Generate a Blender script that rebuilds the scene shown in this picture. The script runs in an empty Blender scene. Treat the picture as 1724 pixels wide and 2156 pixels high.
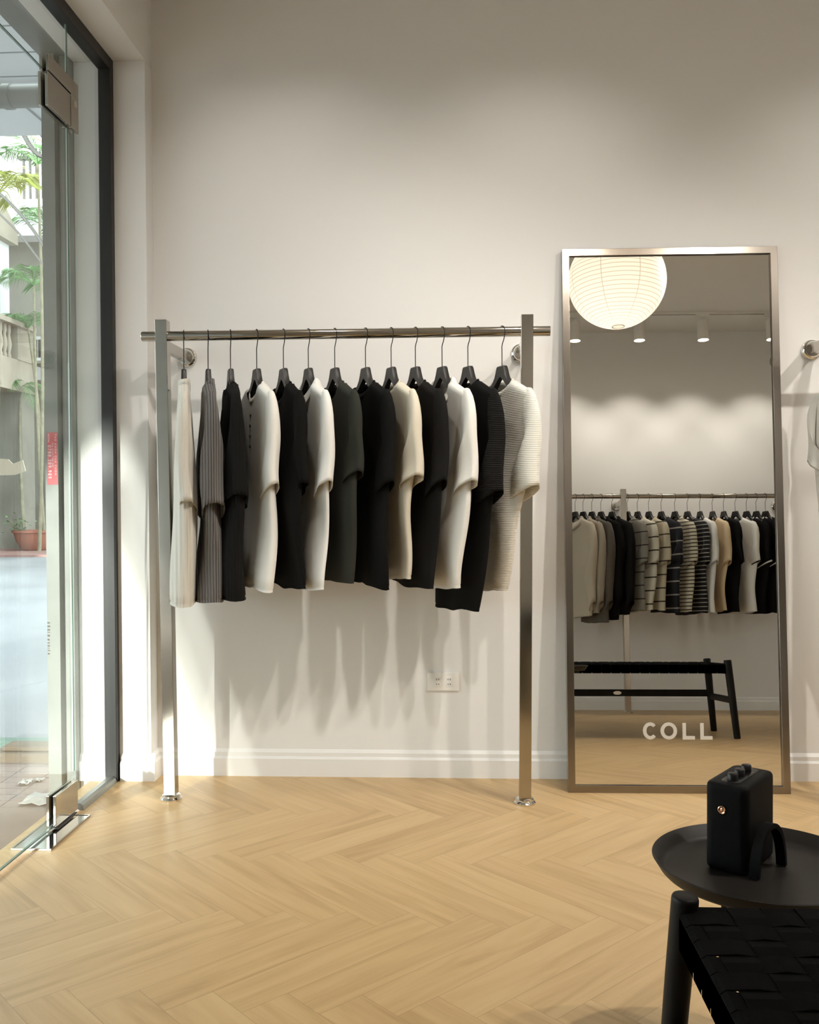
import bpy, math, random
from math import sin, cos, pi, radians as R, sqrt
from mathutils import Vector, Matrix

SC = bpy.context.scene
COL = SC.collection

# ------------------------------------------------------------------ camera, world, sun, exposure
cam_data = bpy.data.cameras.new('camera')
cam = bpy.data.objects.new('camera', cam_data)
COL.objects.link(cam)
cam_data.sensor_fit = 'HORIZONTAL'
cam_data.sensor_width = 36.0
cam_data.lens = 2000.0 / 1724.0 * 36.0
cam_data.clip_start = 0.02
cam_data.clip_end = 200
cam.matrix_world = (Matrix.Translation((0, 0, 1.05)) @ Matrix.Rotation(R(2.86), 4, 'Z')
                    @ Matrix.Rotation(pi / 2 - R(0.95), 4, 'X') @ Matrix.Rotation(-0.005, 4, 'Z'))
SC.camera = cam
SC.view_settings.view_transform = 'Standard'
SC.view_settings.look = 'None'
SC.view_settings.gamma = 1.0
SC.view_settings.use_curve_mapping = False
SC.view_settings.exposure = 0.12

SKY_STRENGTH = 4.6
SUN_STRENGTH = 8.0
SPOT_W = 22.0
FLOOD_W = 122.0
BACK_SPOT_W = 23.0
LANTERN_W = 4.2
WARM = (1.0, 0.94, 0.855)

world = bpy.data.worlds.new('sky')
SC.world = world
world.use_nodes = True
bg = world.node_tree.nodes['Background']
bg.inputs['Color'].default_value = (0.90, 0.96, 1.0, 1)
bg.inputs['Strength'].default_value = SKY_STRENGTH

sun_data = bpy.data.lights.new('sun', 'SUN')
sun_data.energy = SUN_STRENGTH
sun_data.angle = R(1.6)
sun_data.color = (1.0, 0.97, 0.92)
sun = bpy.data.objects.new('sun', sun_data)
COL.objects.link(sun)
SUN_DIR = Vector((0.36, 1.0, -0.20)).normalized()
sun.rotation_euler = SUN_DIR.to_track_quat('-Z', 'Y').to_euler()


# ------------------------------------------------------------------ helpers: materials
def mat(name, color, rough=0.6, metal=0.0, spec=0.5, bump=0.0, bump_scale=40.0, var=0.0, var_scale=6.0, sheen=0.0, coat=0.0):
    m = bpy.data.materials.new(name)
    m.use_nodes = True
    nt = m.node_tree
    b = nt.nodes['Principled BSDF']
    b.inputs['Base Color'].default_value = (*color, 1)
    b.inputs['Roughness'].default_value = rough
    b.inputs['Metallic'].default_value = metal
    b.inputs['Specular IOR Level'].default_value = spec
    if sheen:
        b.inputs['Sheen Weight'].default_value = sheen
        b.inputs['Sheen Roughness'].default_value = 0.5
    if coat:
        b.inputs['Coat Weight'].default_value = coat
        b.inputs['Coat Roughness'].default_value = 0.15
    tc = nt.nodes.new('ShaderNodeTexCoord')
    if var:
        n = nt.nodes.new('ShaderNodeTexNoise')
        n.inputs['Scale'].default_value = var_scale
        n.inputs['Detail'].default_value = 4
        nt.links.new(tc.outputs['Object'], n.inputs['Vector'])
        r = nt.nodes.new('ShaderNodeValToRGB')
        r.color_ramp.elements[0].position = 0.3
        r.color_ramp.elements[1].position = 0.7
        r.color_ramp.elements[0].color = (*[c * (1 - var) for c in color], 1)
        r.color_ramp.elements[1].color = (*[min(1, c * (1 + var)) for c in color], 1)
        nt.links.new(n.outputs['Fac'], r.inputs['Fac'])
        nt.links.new(r.outputs['Color'], b.inputs['Base Color'])
    if bump:
        n2 = nt.nodes.new('ShaderNodeTexNoise')
        n2.inputs['Scale'].default_value = bump_scale
        n2.inputs['Detail'].default_value = 3
        nt.links.new(tc.outputs['Object'], n2.inputs['Vector'])
        bp = nt.nodes.new('ShaderNodeBump')
        bp.inputs['Strength'].default_value = bump
        bp.inputs['Distance'].default_value = 0.002
        nt.links.new(n2.outputs['Fac'], bp.inputs['Height'])
        nt.links.new(bp.outputs['Normal'], b.inputs['Normal'])
    return m


def math_node(nt, op, a, b=None):
    n = nt.nodes.new('ShaderNodeMath')
    n.operation = op
    for i, v in enumerate((a, b)):
        if v is None:
            continue
        if isinstance(v, (int, float)):
            n.inputs[i].default_value = v
        else:
            nt.links.new(v, n.inputs[i])
    return n.outputs[0]


def knit_mat(name, color, axis='X', freq=95.0, strength=0.6, sheen=0.15, rough=0.9, melange=0.0, groove=0.0):
    """ribbed cloth: bump lines along one object axis"""
    m = mat(name, color, rough, sheen=sheen, spec=0.2, var=melange, var_scale=160.0)
    nt = m.node_tree
    tc = nt.nodes.new('ShaderNodeTexCoord')
    sp = nt.nodes.new('ShaderNodeSeparateXYZ')
    nt.links.new(tc.outputs['Object'], sp.inputs[0])
    s = math_node(nt, 'SINE', math_node(nt, 'MULTIPLY', sp.outputs[axis], freq * 2 * pi))
    if groove:
        g = math_node(nt, 'MULTIPLY', math_node(nt, 'LESS_THAN', s, -0.35), groove)
        mx = nt.nodes.new('ShaderNodeMix')
        mx.data_type = 'RGBA'
        nt.links.new(g, mx.inputs[0])
        mx.inputs[6].default_value = (*color, 1)
        mx.inputs[7].default_value = (*[c * 0.3 for c in color], 1)
        nt.links.new(mx.outputs[2], nt.nodes['Principled BSDF'].inputs['Base Color'])
    bp = nt.nodes.new('ShaderNodeBump')
    bp.inputs['Strength'].default_value = strength
    bp.inputs['Distance'].default_value = 0.003
    nt.links.new(s, bp.inputs['Height'])
    nt.links.new(bp.outputs['Normal'], nt.nodes['Principled BSDF'].inputs['Normal'])
    return m


def stripe_mat(name, base, stripe, period, width, offset=0.0):
    """horizontal stripes woven into the cloth (object z)"""
    m = mat(name, base, 0.9, sheen=0.15, spec=0.2)
    nt = m.node_tree
    tc = nt.nodes.new('ShaderNodeTexCoord')
    sp = nt.nodes.new('ShaderNodeSeparateXYZ')
    nt.links.new(tc.outputs['Object'], sp.inputs[0])
    fr = math_node(nt, 'FRACT', math_node(nt, 'ADD', math_node(nt, 'DIVIDE', sp.outputs['Z'], period), offset + 50))
    lt = math_node(nt, 'LESS_THAN', fr, width)
    mx = nt.nodes.new('ShaderNodeMix')
    mx.data_type = 'RGBA'
    mx.inputs[6].default_value = (*base, 1)
    mx.inputs[7].default_value = (*stripe, 1)
    nt.links.new(lt, mx.inputs[0])
    nt.links.new(mx.outputs[2], nt.nodes['Principled BSDF'].inputs['Base Color'])
    return m


def glass_mat(name, tint, ior=1.5):
    m = bpy.data.materials.new(name)
    m.use_nodes = True
    nt = m.node_tree
    for n in list(nt.nodes):
        if n.type != 'OUTPUT_MATERIAL':
            nt.nodes.remove(n)
    out = [n for n in nt.nodes if n.type == 'OUTPUT_MATERIAL'][0]
    tr = nt.nodes.new('ShaderNodeBsdfTransparent')
    tr.inputs[0].default_value = (*tint, 1)
    gl = nt.nodes.new('ShaderNodeBsdfGlossy')
    gl.inputs['Roughness'].default_value = 0.0
    fr = nt.nodes.new('ShaderNodeFresnel')
    ge = nt.nodes.new('ShaderNodeNewGeometry')
    ib = math_node(nt, 'ADD', math_node(nt, 'MULTIPLY', ge.outputs['Backfacing'], 1.0 / ior - ior), ior)
    nt.links.new(ib, fr.inputs[0])
    mx = nt.nodes.new('ShaderNodeMixShader')
    nt.links.new(fr.outputs[0], mx.inputs[0])
    nt.links.new(tr.outputs[0], mx.inputs[1])
    nt.links.new(gl.outputs[0], mx.inputs[2])
    nt.links.new(mx.outputs[0], out.inputs[0])
    return m


def emit_mat(name, color, strength):
    m = bpy.data.materials.new(name)
    m.use_nodes = True
    b = m.node_tree.nodes['Principled BSDF']
    b.inputs['Base Color'].default_value = (*color, 1)
    b.inputs['Emission Color'].default_value = (*color, 1)
    b.inputs['Emission Strength'].default_value = strength
    return m


def floor_mat():
    """herringbone oak boards: lattice of w x n*w boards, rows stepping along world X"""
    m = bpy.data.materials.new('herringbone_oak')
    m.use_nodes = True
    nt = m.node_tree
    L = nt.links
    b = nt.nodes['Principled BSDF']
    tc = nt.nodes.new('ShaderNodeTexCoord')
    sp = nt.nodes.new('ShaderNodeSeparateXYZ')
    L.new(tc.outputs['Object'], sp.inputs[0])
    M = lambda op, a, c=None: math_node(nt, op, a, c)
    W, N = 0.1125, 5.0
    k = 1 / (sqrt(2) * W)
    X, Y = sp.outputs['X'], sp.outputs['Y']
    p = M('MULTIPLY', M('SUBTRACT', M('ADD', X, Y), 0.804 * sqrt(2)), k)
    q = M('MULTIPLY', M('SUBTRACT', M('SUBTRACT', X, Y), -1.992 * sqrt(2)), k)
    fp, fq = M('FLOOR', p), M('FLOOR', q)
    d = M('FLOORED_MODULO', M('SUBTRACT', fp, fq), 2 * N)
    horiz = M('LESS_THAN', d, N - 0.5)
    # along / across coordinates of either board direction
    ua = M('FLOORED_MODULO', M('SUBTRACT', p, fq), 2 * N)
    va = M('FRACT', M('ADD', q, 400.0))
    ub = M('FLOORED_MODULO', M('SUBTRACT', M('SUBTRACT', q, fp), 1.0), 2 * N)
    vb = M('FRACT', M('ADD', p, 400.0))

    def pick(a, c):
        return M('ADD', M('MULTIPLY', a, horiz), M('MULTIPLY', c, M('SUBTRACT', 1.0, horiz)))
    u, v = pick(ua, ub), pick(va, vb)
    ida = M('ADD', M('MULTIPLY', fq, 7.31), M('MULTIPLY', M('FLOOR', M('DIVIDE', M('SUBTRACT', p, fq), 2 * N)), 3.17))
    idb = M('ADD', M('MULTIPLY', fp, 5.77), M('ADD', M('MULTIPLY', M('FLOOR', M('DIVIDE', M('SUBTRACT', M('SUBTRACT', q, fp), 1.0), 2 * N)), 2.63), 91.7))
    pid = pick(ida, idb)
    wn = nt.nodes.new('ShaderNodeTexWhiteNoise')
    wn.noise_dimensions = '1D'
    L.new(pid, wn.inputs['W'])
    # grain: noise stretched along the board
    cv = nt.nodes.new('ShaderNodeCombineXYZ')
    L.new(M('MULTIPLY', u, 0.09), cv.inputs[0])
    L.new(M('MULTIPLY', v, 1.0), cv.inputs[1])
    L.new(M('MULTIPLY', pid, 1.37), cv.inputs[2])
    g = nt.nodes.new('ShaderNodeTexNoise')
    g.inputs['Scale'].default_value = 2.6
    g.inputs['Detail'].default_value = 6
    g.inputs['Distortion'].default_value = 0.9
    L.new(cv.outputs[0], g.inputs['Vector'])
    cv2 = nt.nodes.new('ShaderNodeCombineXYZ')
    L.new(M('MULTIPLY', u, 0.4), cv2.inputs[0])
    L.new(M('MULTIPLY', v, 16.0), cv2.inputs[1])
    L.new(M('MULTIPLY', pid, 1.37), cv2.inputs[2])
    g2 = nt.nodes.new('ShaderNodeTexNoise')
    g2.inputs['Scale'].default_value = 2.0
    g2.inputs['Detail'].default_value = 3
    L.new(cv2.outputs[0], g2.inputs['Vector'])
    f = M('ADD', M('MULTIPLY', g.outputs['Fac'], 0.75), M('ADD', M('MULTIPLY', g2.outputs['Fac'], 0.08), M('MULTIPLY', M('SUBTRACT', wn.outputs['Value'], 0.5), 0.15)))
    ramp = nt.nodes.new('ShaderNodeValToRGB')
    e = ramp.color_ramp.elements
    e[0].position, e[0].color = 0.20, (0.45, 0.295, 0.135, 1)
    e[1].position, e[1].color = 0.66, (0.65, 0.465, 0.24, 1)
    mid = e.new(0.42)
    mid.color = (0.58, 0.395, 0.195, 1)
    L.new(f, ramp.inputs['Fac'])
    # hairline joints
    e1 = M('MINIMUM', v, M('SUBTRACT', 1.0, v))
    e2 = M('MINIMUM', u, M('SUBTRACT', N, u))
    edge = M('LESS_THAN', M('MINIMUM', e1, e2), 0.0045)
    mx = nt.nodes.new('ShaderNodeMix')
    mx.data_type = 'RGBA'
    L.new(M('MULTIPLY', edge, 0.6), mx.inputs[0])
    L.new(ramp.outputs['Color'], mx.inputs[6])
    mx.inputs[7].default_value = (0.16, 0.10, 0.05, 1)
    L.new(mx.outputs[2], b.inputs['Base Color'])
    b.inputs['Roughness'].default_value = 0.38
    b.inputs['Specular IOR Level'].default_value = 0.38
    return m


# ------------------------------------------------------------------ helpers: geometry
class MB:
    def __init__(s):
        s.v, s.f = [], []

    def add(s, vs, fs):
        o = len(s.v)
        s.v += [tuple(v) for v in vs]
        s.f += [tuple(i + o for i in f) for f in fs]
        return s

    def box(s, a, b):
        x0, y0, z0 = a
        x1, y1, z1 = b
        return s.add([(x0, y0, z0), (x1, y0, z0), (x1, y1, z0), (x0, y1, z0), (x0, y0, z1), (x1, y0, z1), (x1, y1, z1), (x0, y1, z1)],
                     [(0, 3, 2, 1), (4, 5, 6, 7), (0, 1, 5, 4), (1, 2, 6, 5), (2, 3, 7, 6), (3, 0, 4, 7)])

    def loft(s, rings, caps=True, closed=True):
        n = len(rings[0])
        vs = [v for r in rings for v in r]
        fs = []
        for i in range(len(rings) - 1):
            for j in range(n if closed else n - 1):
                k = (j + 1) % n
                fs.append((i * n + j, i * n + k, (i + 1) * n + k, (i + 1) * n + j))
        if caps:
            fs.append(tuple(range(n - 1, -1, -1)))
            fs.append(tuple((len(rings) - 1) * n + j for j in range(n)))
        return s.add(vs, fs)

    def tube(s, path, r, n=8, caps=True):
        path = [Vector(p) for p in path]
        rs = r if isinstance(r, (list, tuple)) else [r] * len(path)
        rings = []
        up = None
        for i, p in enumerate(path):
            t = (path[min(i + 1, len(path) - 1)] - path[max(i - 1, 0)]).normalized()
            if up is None:
                up = Vector((0, 0, 1)) if abs(t.z) < 0.9 else Vector((1, 0, 0))
            a = (up - t * up.dot(t)).normalized()
            up = a
            c = t.cross(a)
            rings.append([p + (a * cos(2 * pi * k / n) + c * sin(2 * pi * k / n)) * rs[i] for k in range(n)])
        return s.loft(rings, caps)

    def cyl(s, p0, p1, r0, r1=None, n=20, bevel=0.0):
        p0, p1 = Vector(p0), Vector(p1)
        r1 = r0 if r1 is None else r1
        d = p1 - p0
        ln = d.length
        b = min(bevel, ln / 3)
        if b:
            path = [p0, p0 + d * (b / ln), p1 - d * (b / ln), p1]
            return s.tube_r(path, [r0 - b, r0, r1, r1 - b], n)
        return s.tube_r([p0, p1], [r0, r1], n)

    def tube_r(s, path, rs, n):
        t = (path[-1] - path[0]).normalized()
        up = Vector((0, 0, 1)) if abs(t.z) < 0.9 else Vector((1, 0, 0))
        a = (up - t * up.dot(t)).normalized()
        c = t.cross(a)
        return s.loft([[p + (a * cos(2 * pi * k / n) + c * sin(2 * pi * k / n)) * rs[i] for k in range(n)] for i, p in enumerate(path)])

    def lathe(s, prof, n=48, center=(0, 0, 0)):
        cx, cy, cz = center
        return s.loft([[(cx + r * cos(2 * pi * k / n), cy + r * sin(2 * pi * k / n), cz + z) for k in range(n)] for r, z in prof], caps=False)

    def prism(s, poly, axis, a, b):
        """polygon (2d list) extruded along an axis: poly in the two other axes"""
        def mk(p, t):
            if axis == 0:
                return (t, p[0], p[1])
            if axis == 1:
                return (p[0], t, p[1])
            return (p[0], p[1], t)
        return s.loft([[mk(p, a) for p in poly], [mk(p, b) for p in poly]])

    def bar(s, p0, p1, w, h, up=(0, 0, 1)):
        p0, p1 = Vector(p0), Vector(p1)
        t = (p1 - p0).normalized()
        up = Vector(up)
        a = (up - t * up.dot(t)).normalized()
        c = t.cross(a)
        o = [(-w / 2, -h / 2), (w / 2, -h / 2), (w / 2, h / 2), (-w / 2, h / 2)]
        return s.loft([[p + c * x + a * y for x, y in o] for p in (p0, p1)])

    def build(s, name, m, parent=None, smooth=False, bevel=0.0, weld=False, angle=40):
        me = bpy.data.meshes.new(name)
        me.from_pydata(s.v, [], s.f)
        me.update()
        o = bpy.data.objects.new(name, me)
        COL.objects.link(o)
        if m:
            me.materials.append(m)
        if parent is not None:
            o.parent = parent
        import bmesh
        bm = bmesh.new()
        bm.from_mesh(me)
        if weld:
            bmesh.ops.remove_doubles(bm, verts=bm.verts, dist=1e-5)
        bmesh.ops.recalc_face_normals(bm, faces=bm.faces)
        bm.to_mesh(me)
        bm.free()
        if smooth:
            for p in me.polygons:
                p.use_smooth = True
            if angle and hasattr(me, 'set_sharp_from_angle'):
                me.set_sharp_from_angle(angle=R(angle))
        if bevel:
            bv = o.modifiers.new('bevel', 'BEVEL')
            bv.width = bevel
            bv.segments = 3
            bv.limit_method = 'ANGLE'
        return o


def empty(name, loc=(0, 0, 0), rz=0.0):
    o = bpy.data.objects.new(name, None)
    o.empty_display_size = 0.05
    COL.objects.link(o)
    o.location = loc
    o.rotation_euler = (0, 0, rz)
    return o


def tag(o, label, cat, group=None, kind=None):
    o['label'] = label
    o['category'] = cat
    if group:
        o['group'] = group
    if kind:
        o['kind'] = kind
    return o


def struct(o):
    o['kind'] = 'structure'
    return o


def copy_tree(o, parent=None):
    c = o.copy()
    COL.objects.link(c)
    c.parent = parent
    for ch in list(o.children):
        copy_tree(ch, c)
    return c


def text_mesh(name, body, size, m, parent, loc, rot, extrude=0.0004, offset=0.0, align='LEFT', space=1.0):
    cu = bpy.data.curves.new(name, 'FONT')
    cu.body = body
    cu.size = size
    cu.extrude = extrude
    cu.offset = offset
    cu.align_x = align
    cu.space_character = space
    tmp = bpy.data.objects.new(name + '_tmp', cu)
    COL.objects.link(tmp)
    dg = bpy.context.evaluated_depsgraph_get()
    me = bpy.data.meshes.new_from_object(tmp.evaluated_get(dg))
    bpy.data.objects.remove(tmp)
    bpy.data.curves.remove(cu)
    me.materials.clear()
    me.materials.append(m)
    o = bpy.data.objects.new(name, me)
    COL.objects.link(o)
    o.parent = parent
    o.location = loc
    o.rotation_euler = rot
    return o


# ------------------------------------------------------------------ materials
M_WALL = mat('wall_paint', (0.80, 0.785, 0.765), 0.75, bump=0.08, bump_scale=120, spec=0.25)
M_CEIL = mat('ceiling_paint', (0.82, 0.80, 0.77), 0.8, spec=0.2)
M_TRIM = mat('skirting_paint', (0.82, 0.805, 0.78), 0.45)
M_FLOOR = floor_mat()
M_BLACKFRAME = mat('black_aluminium', (0.012, 0.011, 0.010), 0.45)
M_SILL = mat('grey_aluminium', (0.30, 0.31, 0.29), 0.4, metal=0.7)
M_STEEL = mat('brushed_steel', (0.47, 0.44, 0.395), 0.11, metal=1.0, bump=0.02, bump_scale=300)
M_CHROME = mat('polished_steel', (0.75, 0.73, 0.70), 0.08, metal=1.0)
M_MIRRORFRAME = mat('satin_steel_frame', (0.31, 0.275, 0.24), 0.2, metal=1.0)
M_MIRROR = mat('mirror_glass', (0.80, 0.79, 0.76), 0.0, metal=1.0)
M_GLASS = glass_mat('clear_glass', (0.93, 0.97, 0.95))
M_GLASSEDGE = mat('green_glass_edge', (0.10, 0.17, 0.14), 0.2)
M_BLACKWOOD = mat('black_stained_wood', (0.0055, 0.0048, 0.0044), 0.45, spec=0.2, var=0.3, var_scale=14)
M_HANGER = mat('hanger_black_wood', (0.014, 0.012, 0.011), 0.4)
M_HOOK = mat('hook_black_metal', (0.02, 0.018, 0.016), 0.35, metal=0.6)
M_WEB = mat('black_webbing', (0.0045, 0.0042, 0.004), 0.85, spec=0.06, bump=0.3, bump_scale=500)
M_TRAY = mat('black_brown_powder_coat', (0.014, 0.0115, 0.010), 0.5, spec=0.3)
M_SPK = mat('black_rubber_vinyl', (0.0035, 0.0035, 0.0035), 0.65, spec=0.12, bump=0.25, bump_scale=700)
M_SPKTOP = mat('black_gloss_panel', (0.006, 0.006, 0.006), 0.3, spec=0.3)
M_COPPER = mat('copper', (0.85, 0.50, 0.34), 0.2, metal=1.0)
M_WHITEPL = mat('white_plastic', (0.84, 0.82, 0.78), 0.35)
M_DARK = mat('socket_dark', (0.05, 0.045, 0.04), 0.6)
M_CANWHITE = mat('white_lamp_enamel', (0.80, 0.77, 0.72), 0.4)
M_LENS = emit_mat('lamp_lens', (1.0, 0.86, 0.66), 14.0)
M_LETTER = mat('cream_vinyl_lettering', (0.58, 0.54, 0.48), 0.6)

# ------------------------------------------------------------------ the room
XL, XR, YB, YF, ZC = -1.255, 3.4, 3.54, -0.62, 3.0
PX, PY = -1.137, 3.46            # pillar corner in the left rear corner
T = 0.14
struct(MB().box((-1.365, YF, -0.1), (XR, YB, 0)).build('floor', M_FLOOR))
struct(MB().box((XL - 0.1, YF - T, ZC), (XR + T, YB + T, ZC + 0.12)).build('ceiling', M_CEIL))
struct(MB().box((PX, YB, 0), (XR + T, YB + T, ZC)).build('wall_back', M_WALL))
struct(MB().box((XL - 0.1, YF - T, 0), (XR + T, YF, ZC)).build('wall_front', M_WALL))
struct(MB().box((XR, YF, 0), (XR + T, YB, ZC)).build('wall_right', M_WALL))
# left side: pillar with its outer jamb, the bulkhead over the glass front, the stub near the camera
struct(MB().box((-1.405, PY, -0.1), (PX, YB + T, 2.655)).build('wall_pillar', M_WALL, bevel=0.002))
struct(MB().box((-1.405, YF - T, 2.655), (PX, YB + T, ZC)).build('wall_left', M_WALL))
struct(MB().box((-1.31, YF - T, -0.1), (XL, 0.55, 2.655)).build('wall_stub', M_WALL))

SK = [(0.0, 0.0), (0.017, 0.0), (0.017, 0.066), (0.013, 0.071), (0.009, 0.074), (0.009, 0.088), (0.006, 0.092), (0.003, 0.096), (0.0, 0.1)]


def skirting(name, a, b, nrm):
    """profile swept from a to b, bulging along nrm"""
    mb = MB()
    mb.loft([[(p[0] + nrm[0] * d, p[1] + nrm[1] * d, z) for d, z in SK] for p in (a, b)])
    return struct(mb.build(name, M_TRIM))


skirting('baseboard_back', (PX, YB), (XR, YB), (0, -1))
skirting('baseboard_front', (XL, YF), (XR, YF), (0, 1))
skirting('baseboard_right', (XR, YF), (XR, YB), (-1, 0))
skirting('baseboard_pillar', (-1.25, PY), (PX + 0.017, PY), (0, -1))
skirting('baseboard_return', (PX, PY), (PX, YB), (1, 0))
skirting('baseboard_jamb', (-1.405, PY), (-1.30, PY), (0, -1))

# ------------------------------------------------------------------ glass front: window_1 (frame, side light, transom), door_1
FR0, FR1 = -1.30, -1.255
GX = -1.28
fr = MB()
fr.box((FR0, PY - 0.035, 0), (FR1, PY, 2.655))
fr.box((FR0, 0.55, 2.61), (FR1, PY - 0.035, 2.655))
fr.box((FR0, 0.55, 0), (FR1, 0.585, 2.61))
window = struct(fr.build('window_1', M_BLACKFRAME, bevel=0.002))
sill = MB()
sill.prism([(FR0, 0), (FR1, 0), (FR1 - 0.004, 0.018), (FR1 - 0.014, 0.024), (FR0 + 0.014, 0.024), (FR0 + 0.004, 0.018)], 1, 3.115, PY - 0.002)
sill.build('threshold_channel', M_SILL, window)
G2 = 0.0035


def pane(name, y0, y1, z0, z1, parent):
    g = MB().box((GX - G2, y0, z0), (GX + G2, y1, z1)).build(name, M_GLASS, parent)
    return g


pane('side_pane', 3.096, PY - 0.02, 0.016, 2.62, window)
pane('side_pane', 0.58, 2.149, 0.016, 2.62, window)
pane('transom_pane', 2.155, 3.092, 2.385, 2.62, window)
# polished edges of the panes: a pale and a dark green line
M_GLASSLIT = mat('pale_glass_edge', (0.62, 0.68, 0.64), 0.15)
for z0, z1 in ((0.14, 2.27), (2.44, 2.61)):
    MB().box((GX - G2, 3.0935, z0), (GX - 0.0006, 3.0955, z1)).build('pale_pane_edge', M_GLASSLIT, window)
    MB().box((GX - 0.0006, 3.0935, z0), (GX + G2, 3.0955, z1)).build('pane_edge', M_GLASSEDGE, window)
MB().box((GX - G2 - .0004, 2.155, 2.381), (GX + G2 + .0004, 2.905, 2.3845)).build('pane_edge', M_GLASSEDGE, window)

door = struct(MB().box((GX - G2, 2.155, 0.012), (GX + G2, 3.086, 2.378)).build('door_1', M_GLASS))
ed = MB()
ed.box((GX - G2 - .0004, 2.155, 0.010), (GX + G2 + .0004, 2.915, 0.0135))
ed.build('pane_edge', M_GLASSEDGE, door)
pf = MB()
for sx in (-1, 1):
    pf.box((GX + sx * 0.0056, 2.915, 0.014), (GX + sx * 0.016, 3.088, 0.112))
pf.build('bottom_patch_fitting', M_STEEL, door, bevel=0.0015)
pf = MB()
for sx in (-1, 1):
    pf.box((GX + sx * 0.0056, 2.915, 2.272), (GX + sx * 0.016, 3.088, 2.378))
pf.build('top_patch_fitting', M_STEEL, door, bevel=0.0015)
pf = MB()
for sx in (-1, 1):                       # L-shaped clamp joining transom and side light
    pf.box((GX + sx * 0.0056, 2.925, 2.384), (GX + sx * 0.016, 3.155, 2.435))
    pf.box((GX + sx * 0.0056, 3.094, 2.272), (GX + sx * 0.016, 3.155, 2.3835))
pf.build('clamp_fitting', M_STEEL, window, bevel=0.0015)
pf = MB()
pf.cyl((GX - 0.018, 3.125, 2.36), (GX + 0.018, 3.125, 2.36), 0.012, n=16)
pf.build('clamp_screw', M_CHROME, window, smooth=True)

sp = MB().box((-1.332, 2.755, 0.0002), (-1.212, 3.06, 0.004)).build('floor_spring', M_CHROME, bevel=0.001)
tag(sp, 'polished steel floor spring cover plate under the glass door corner', 'door fitting')
bx = MB().box((-1.294, 2.93, 0.004), (-1.264, 3.08, 0.0072)).build('pivot_slot', M_DARK, sp)
rim = MB()
for a, b in (((-1.333, 2.754), (-1.328, 3.061)), ((-1.216, 2.754), (-1.211, 3.061)), ((-1.328, 2.754), (-1.216, 2.759)), ((-1.328, 3.056), (-1.216, 3.061))):
    rim.box((a[0], a[1], 0.0003), (b[0], b[1], 0.0055))
rim.build('plate_rim', M_STEEL, sp)

# ------------------------------------------------------------------ wall outlet
o = tag(empty('wall_socket', (-0.053, YB, 0.358)), 'white double power outlet plate low on the back wall', 'socket')
MB().box((-0.059, -0.008, -0.035), (0.059, 0, 0.035)).build('plate', M_WHITEPL, o, bevel=0.003)
for sx in (-0.021, 0.021):
    s = MB().box((sx - 0.011, -0.0105, -0.018), (sx + 0.011, -0.0075, 0.018)).build('socket_module', M_WHITEPL, o, bevel=0.001)
    h = MB()
    for zz in (-0.009, 0.009):
        for dx in (-0.004, 0.004):
            h.box((sx + dx - 0.0011, -0.0112, zz - 0.003), (sx + dx + 0.0011, -0.0104, zz + 0.003))
    h.build('slots', M_DARK, s)

# ------------------------------------------------------------------ clothes rails
ROD_Z, ROD_Y, ROD_R = 1.606, 3.24, 0.0172


def rail(posts, rod_x, rod_y, wall_y, label, rod_z=ROD_Z, top=1.66):
    """posts: [(x_base, x_top)]; arms run to wall_y"""
    root = tag(empty('clothes_rail', (posts[0][0], rod_y, 0)), label, 'clothes rail')
    ox, oy = posts[0][0], rod_y
    sgn = 1 if wall_y > rod_y else -1
    for xb, xt in posts:
        w = 0.0205
        mb = MB()
        def ring(x, z):
            return [(x - ox - w, -w, z), (x - ox + w, -w, z), (x - ox + w, w, z), (x - ox - w, w, z)]
        mb.loft([ring(xb, 0.018), ring(xt, top)])
        mb.build('post', M_STEEL, root, bevel=0.0015)
        d = MB().lathe([(0.0, 0.0), (0.036, 0.0), (0.037, 0.006), (0.034, 0.010), (0.031, 0.013), (0.031, 0.017), (0.026, 0.021), (0, 0.021)], 40, (xb - ox, 0, 0))
        d.build('foot_flange', M_CHROME, root, smooth=True)
        xa = xb + (xt - xb) * 0.95
        za = 1.575
        d = MB().bar((xa - ox, sgn * 0.02, za), (xa - ox, wall_y - oy - sgn * 0.004, za), 0.028, 0.036)
        d.build('wall_arm', M_STEEL, root, bevel=0.0015)
        d = MB()
        yw = wall_y - oy
        path = [(0.0, 0.022), (0.026, 0.022), (0.030, 0.016), (0.0345, 0.013), (0.0345, 0.005), (0.037, 0.002), (0.037, 0.0)]
        d.loft([[(xa - ox + r * cos(2 * pi * k / 36), yw - sgn * (t + 0.0005), za + r * sin(2 * pi * k / 36)) for k in range(36)] for r, t in path], caps=False)
        d.build('wall_flange', M_CHROME, root, smooth=True)
    d = MB().cyl((rod_x[0] - ox, 0, rod_z), (rod_x[1] - ox, 0, rod_z), ROD_R, n=32, bevel=0.0015)
    d.build('rod', M_STEEL, root, smooth=True)
    return root


rail([(-0.996, -1.012), (0.227, 0.239)], (-1.083, 0.317), ROD_Y, YB, 'brushed steel clothes rail fixed to back wall left of the mirror')
rail([(1.286, 1.290), (2.55, 2.55)], (1.226, 2.66), ROD_Y, YB, 'brushed steel clothes rail cut off at right edge beyond the mirror')
RB_Y = -0.315
rail([(1.340, 1.350), (2.60, 2.60)], (0.86, 2.72), RB_Y, YF, 'brushed steel clothes rail seen reflected in the mirror', rod_z=1.612, top=1.666)


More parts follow.
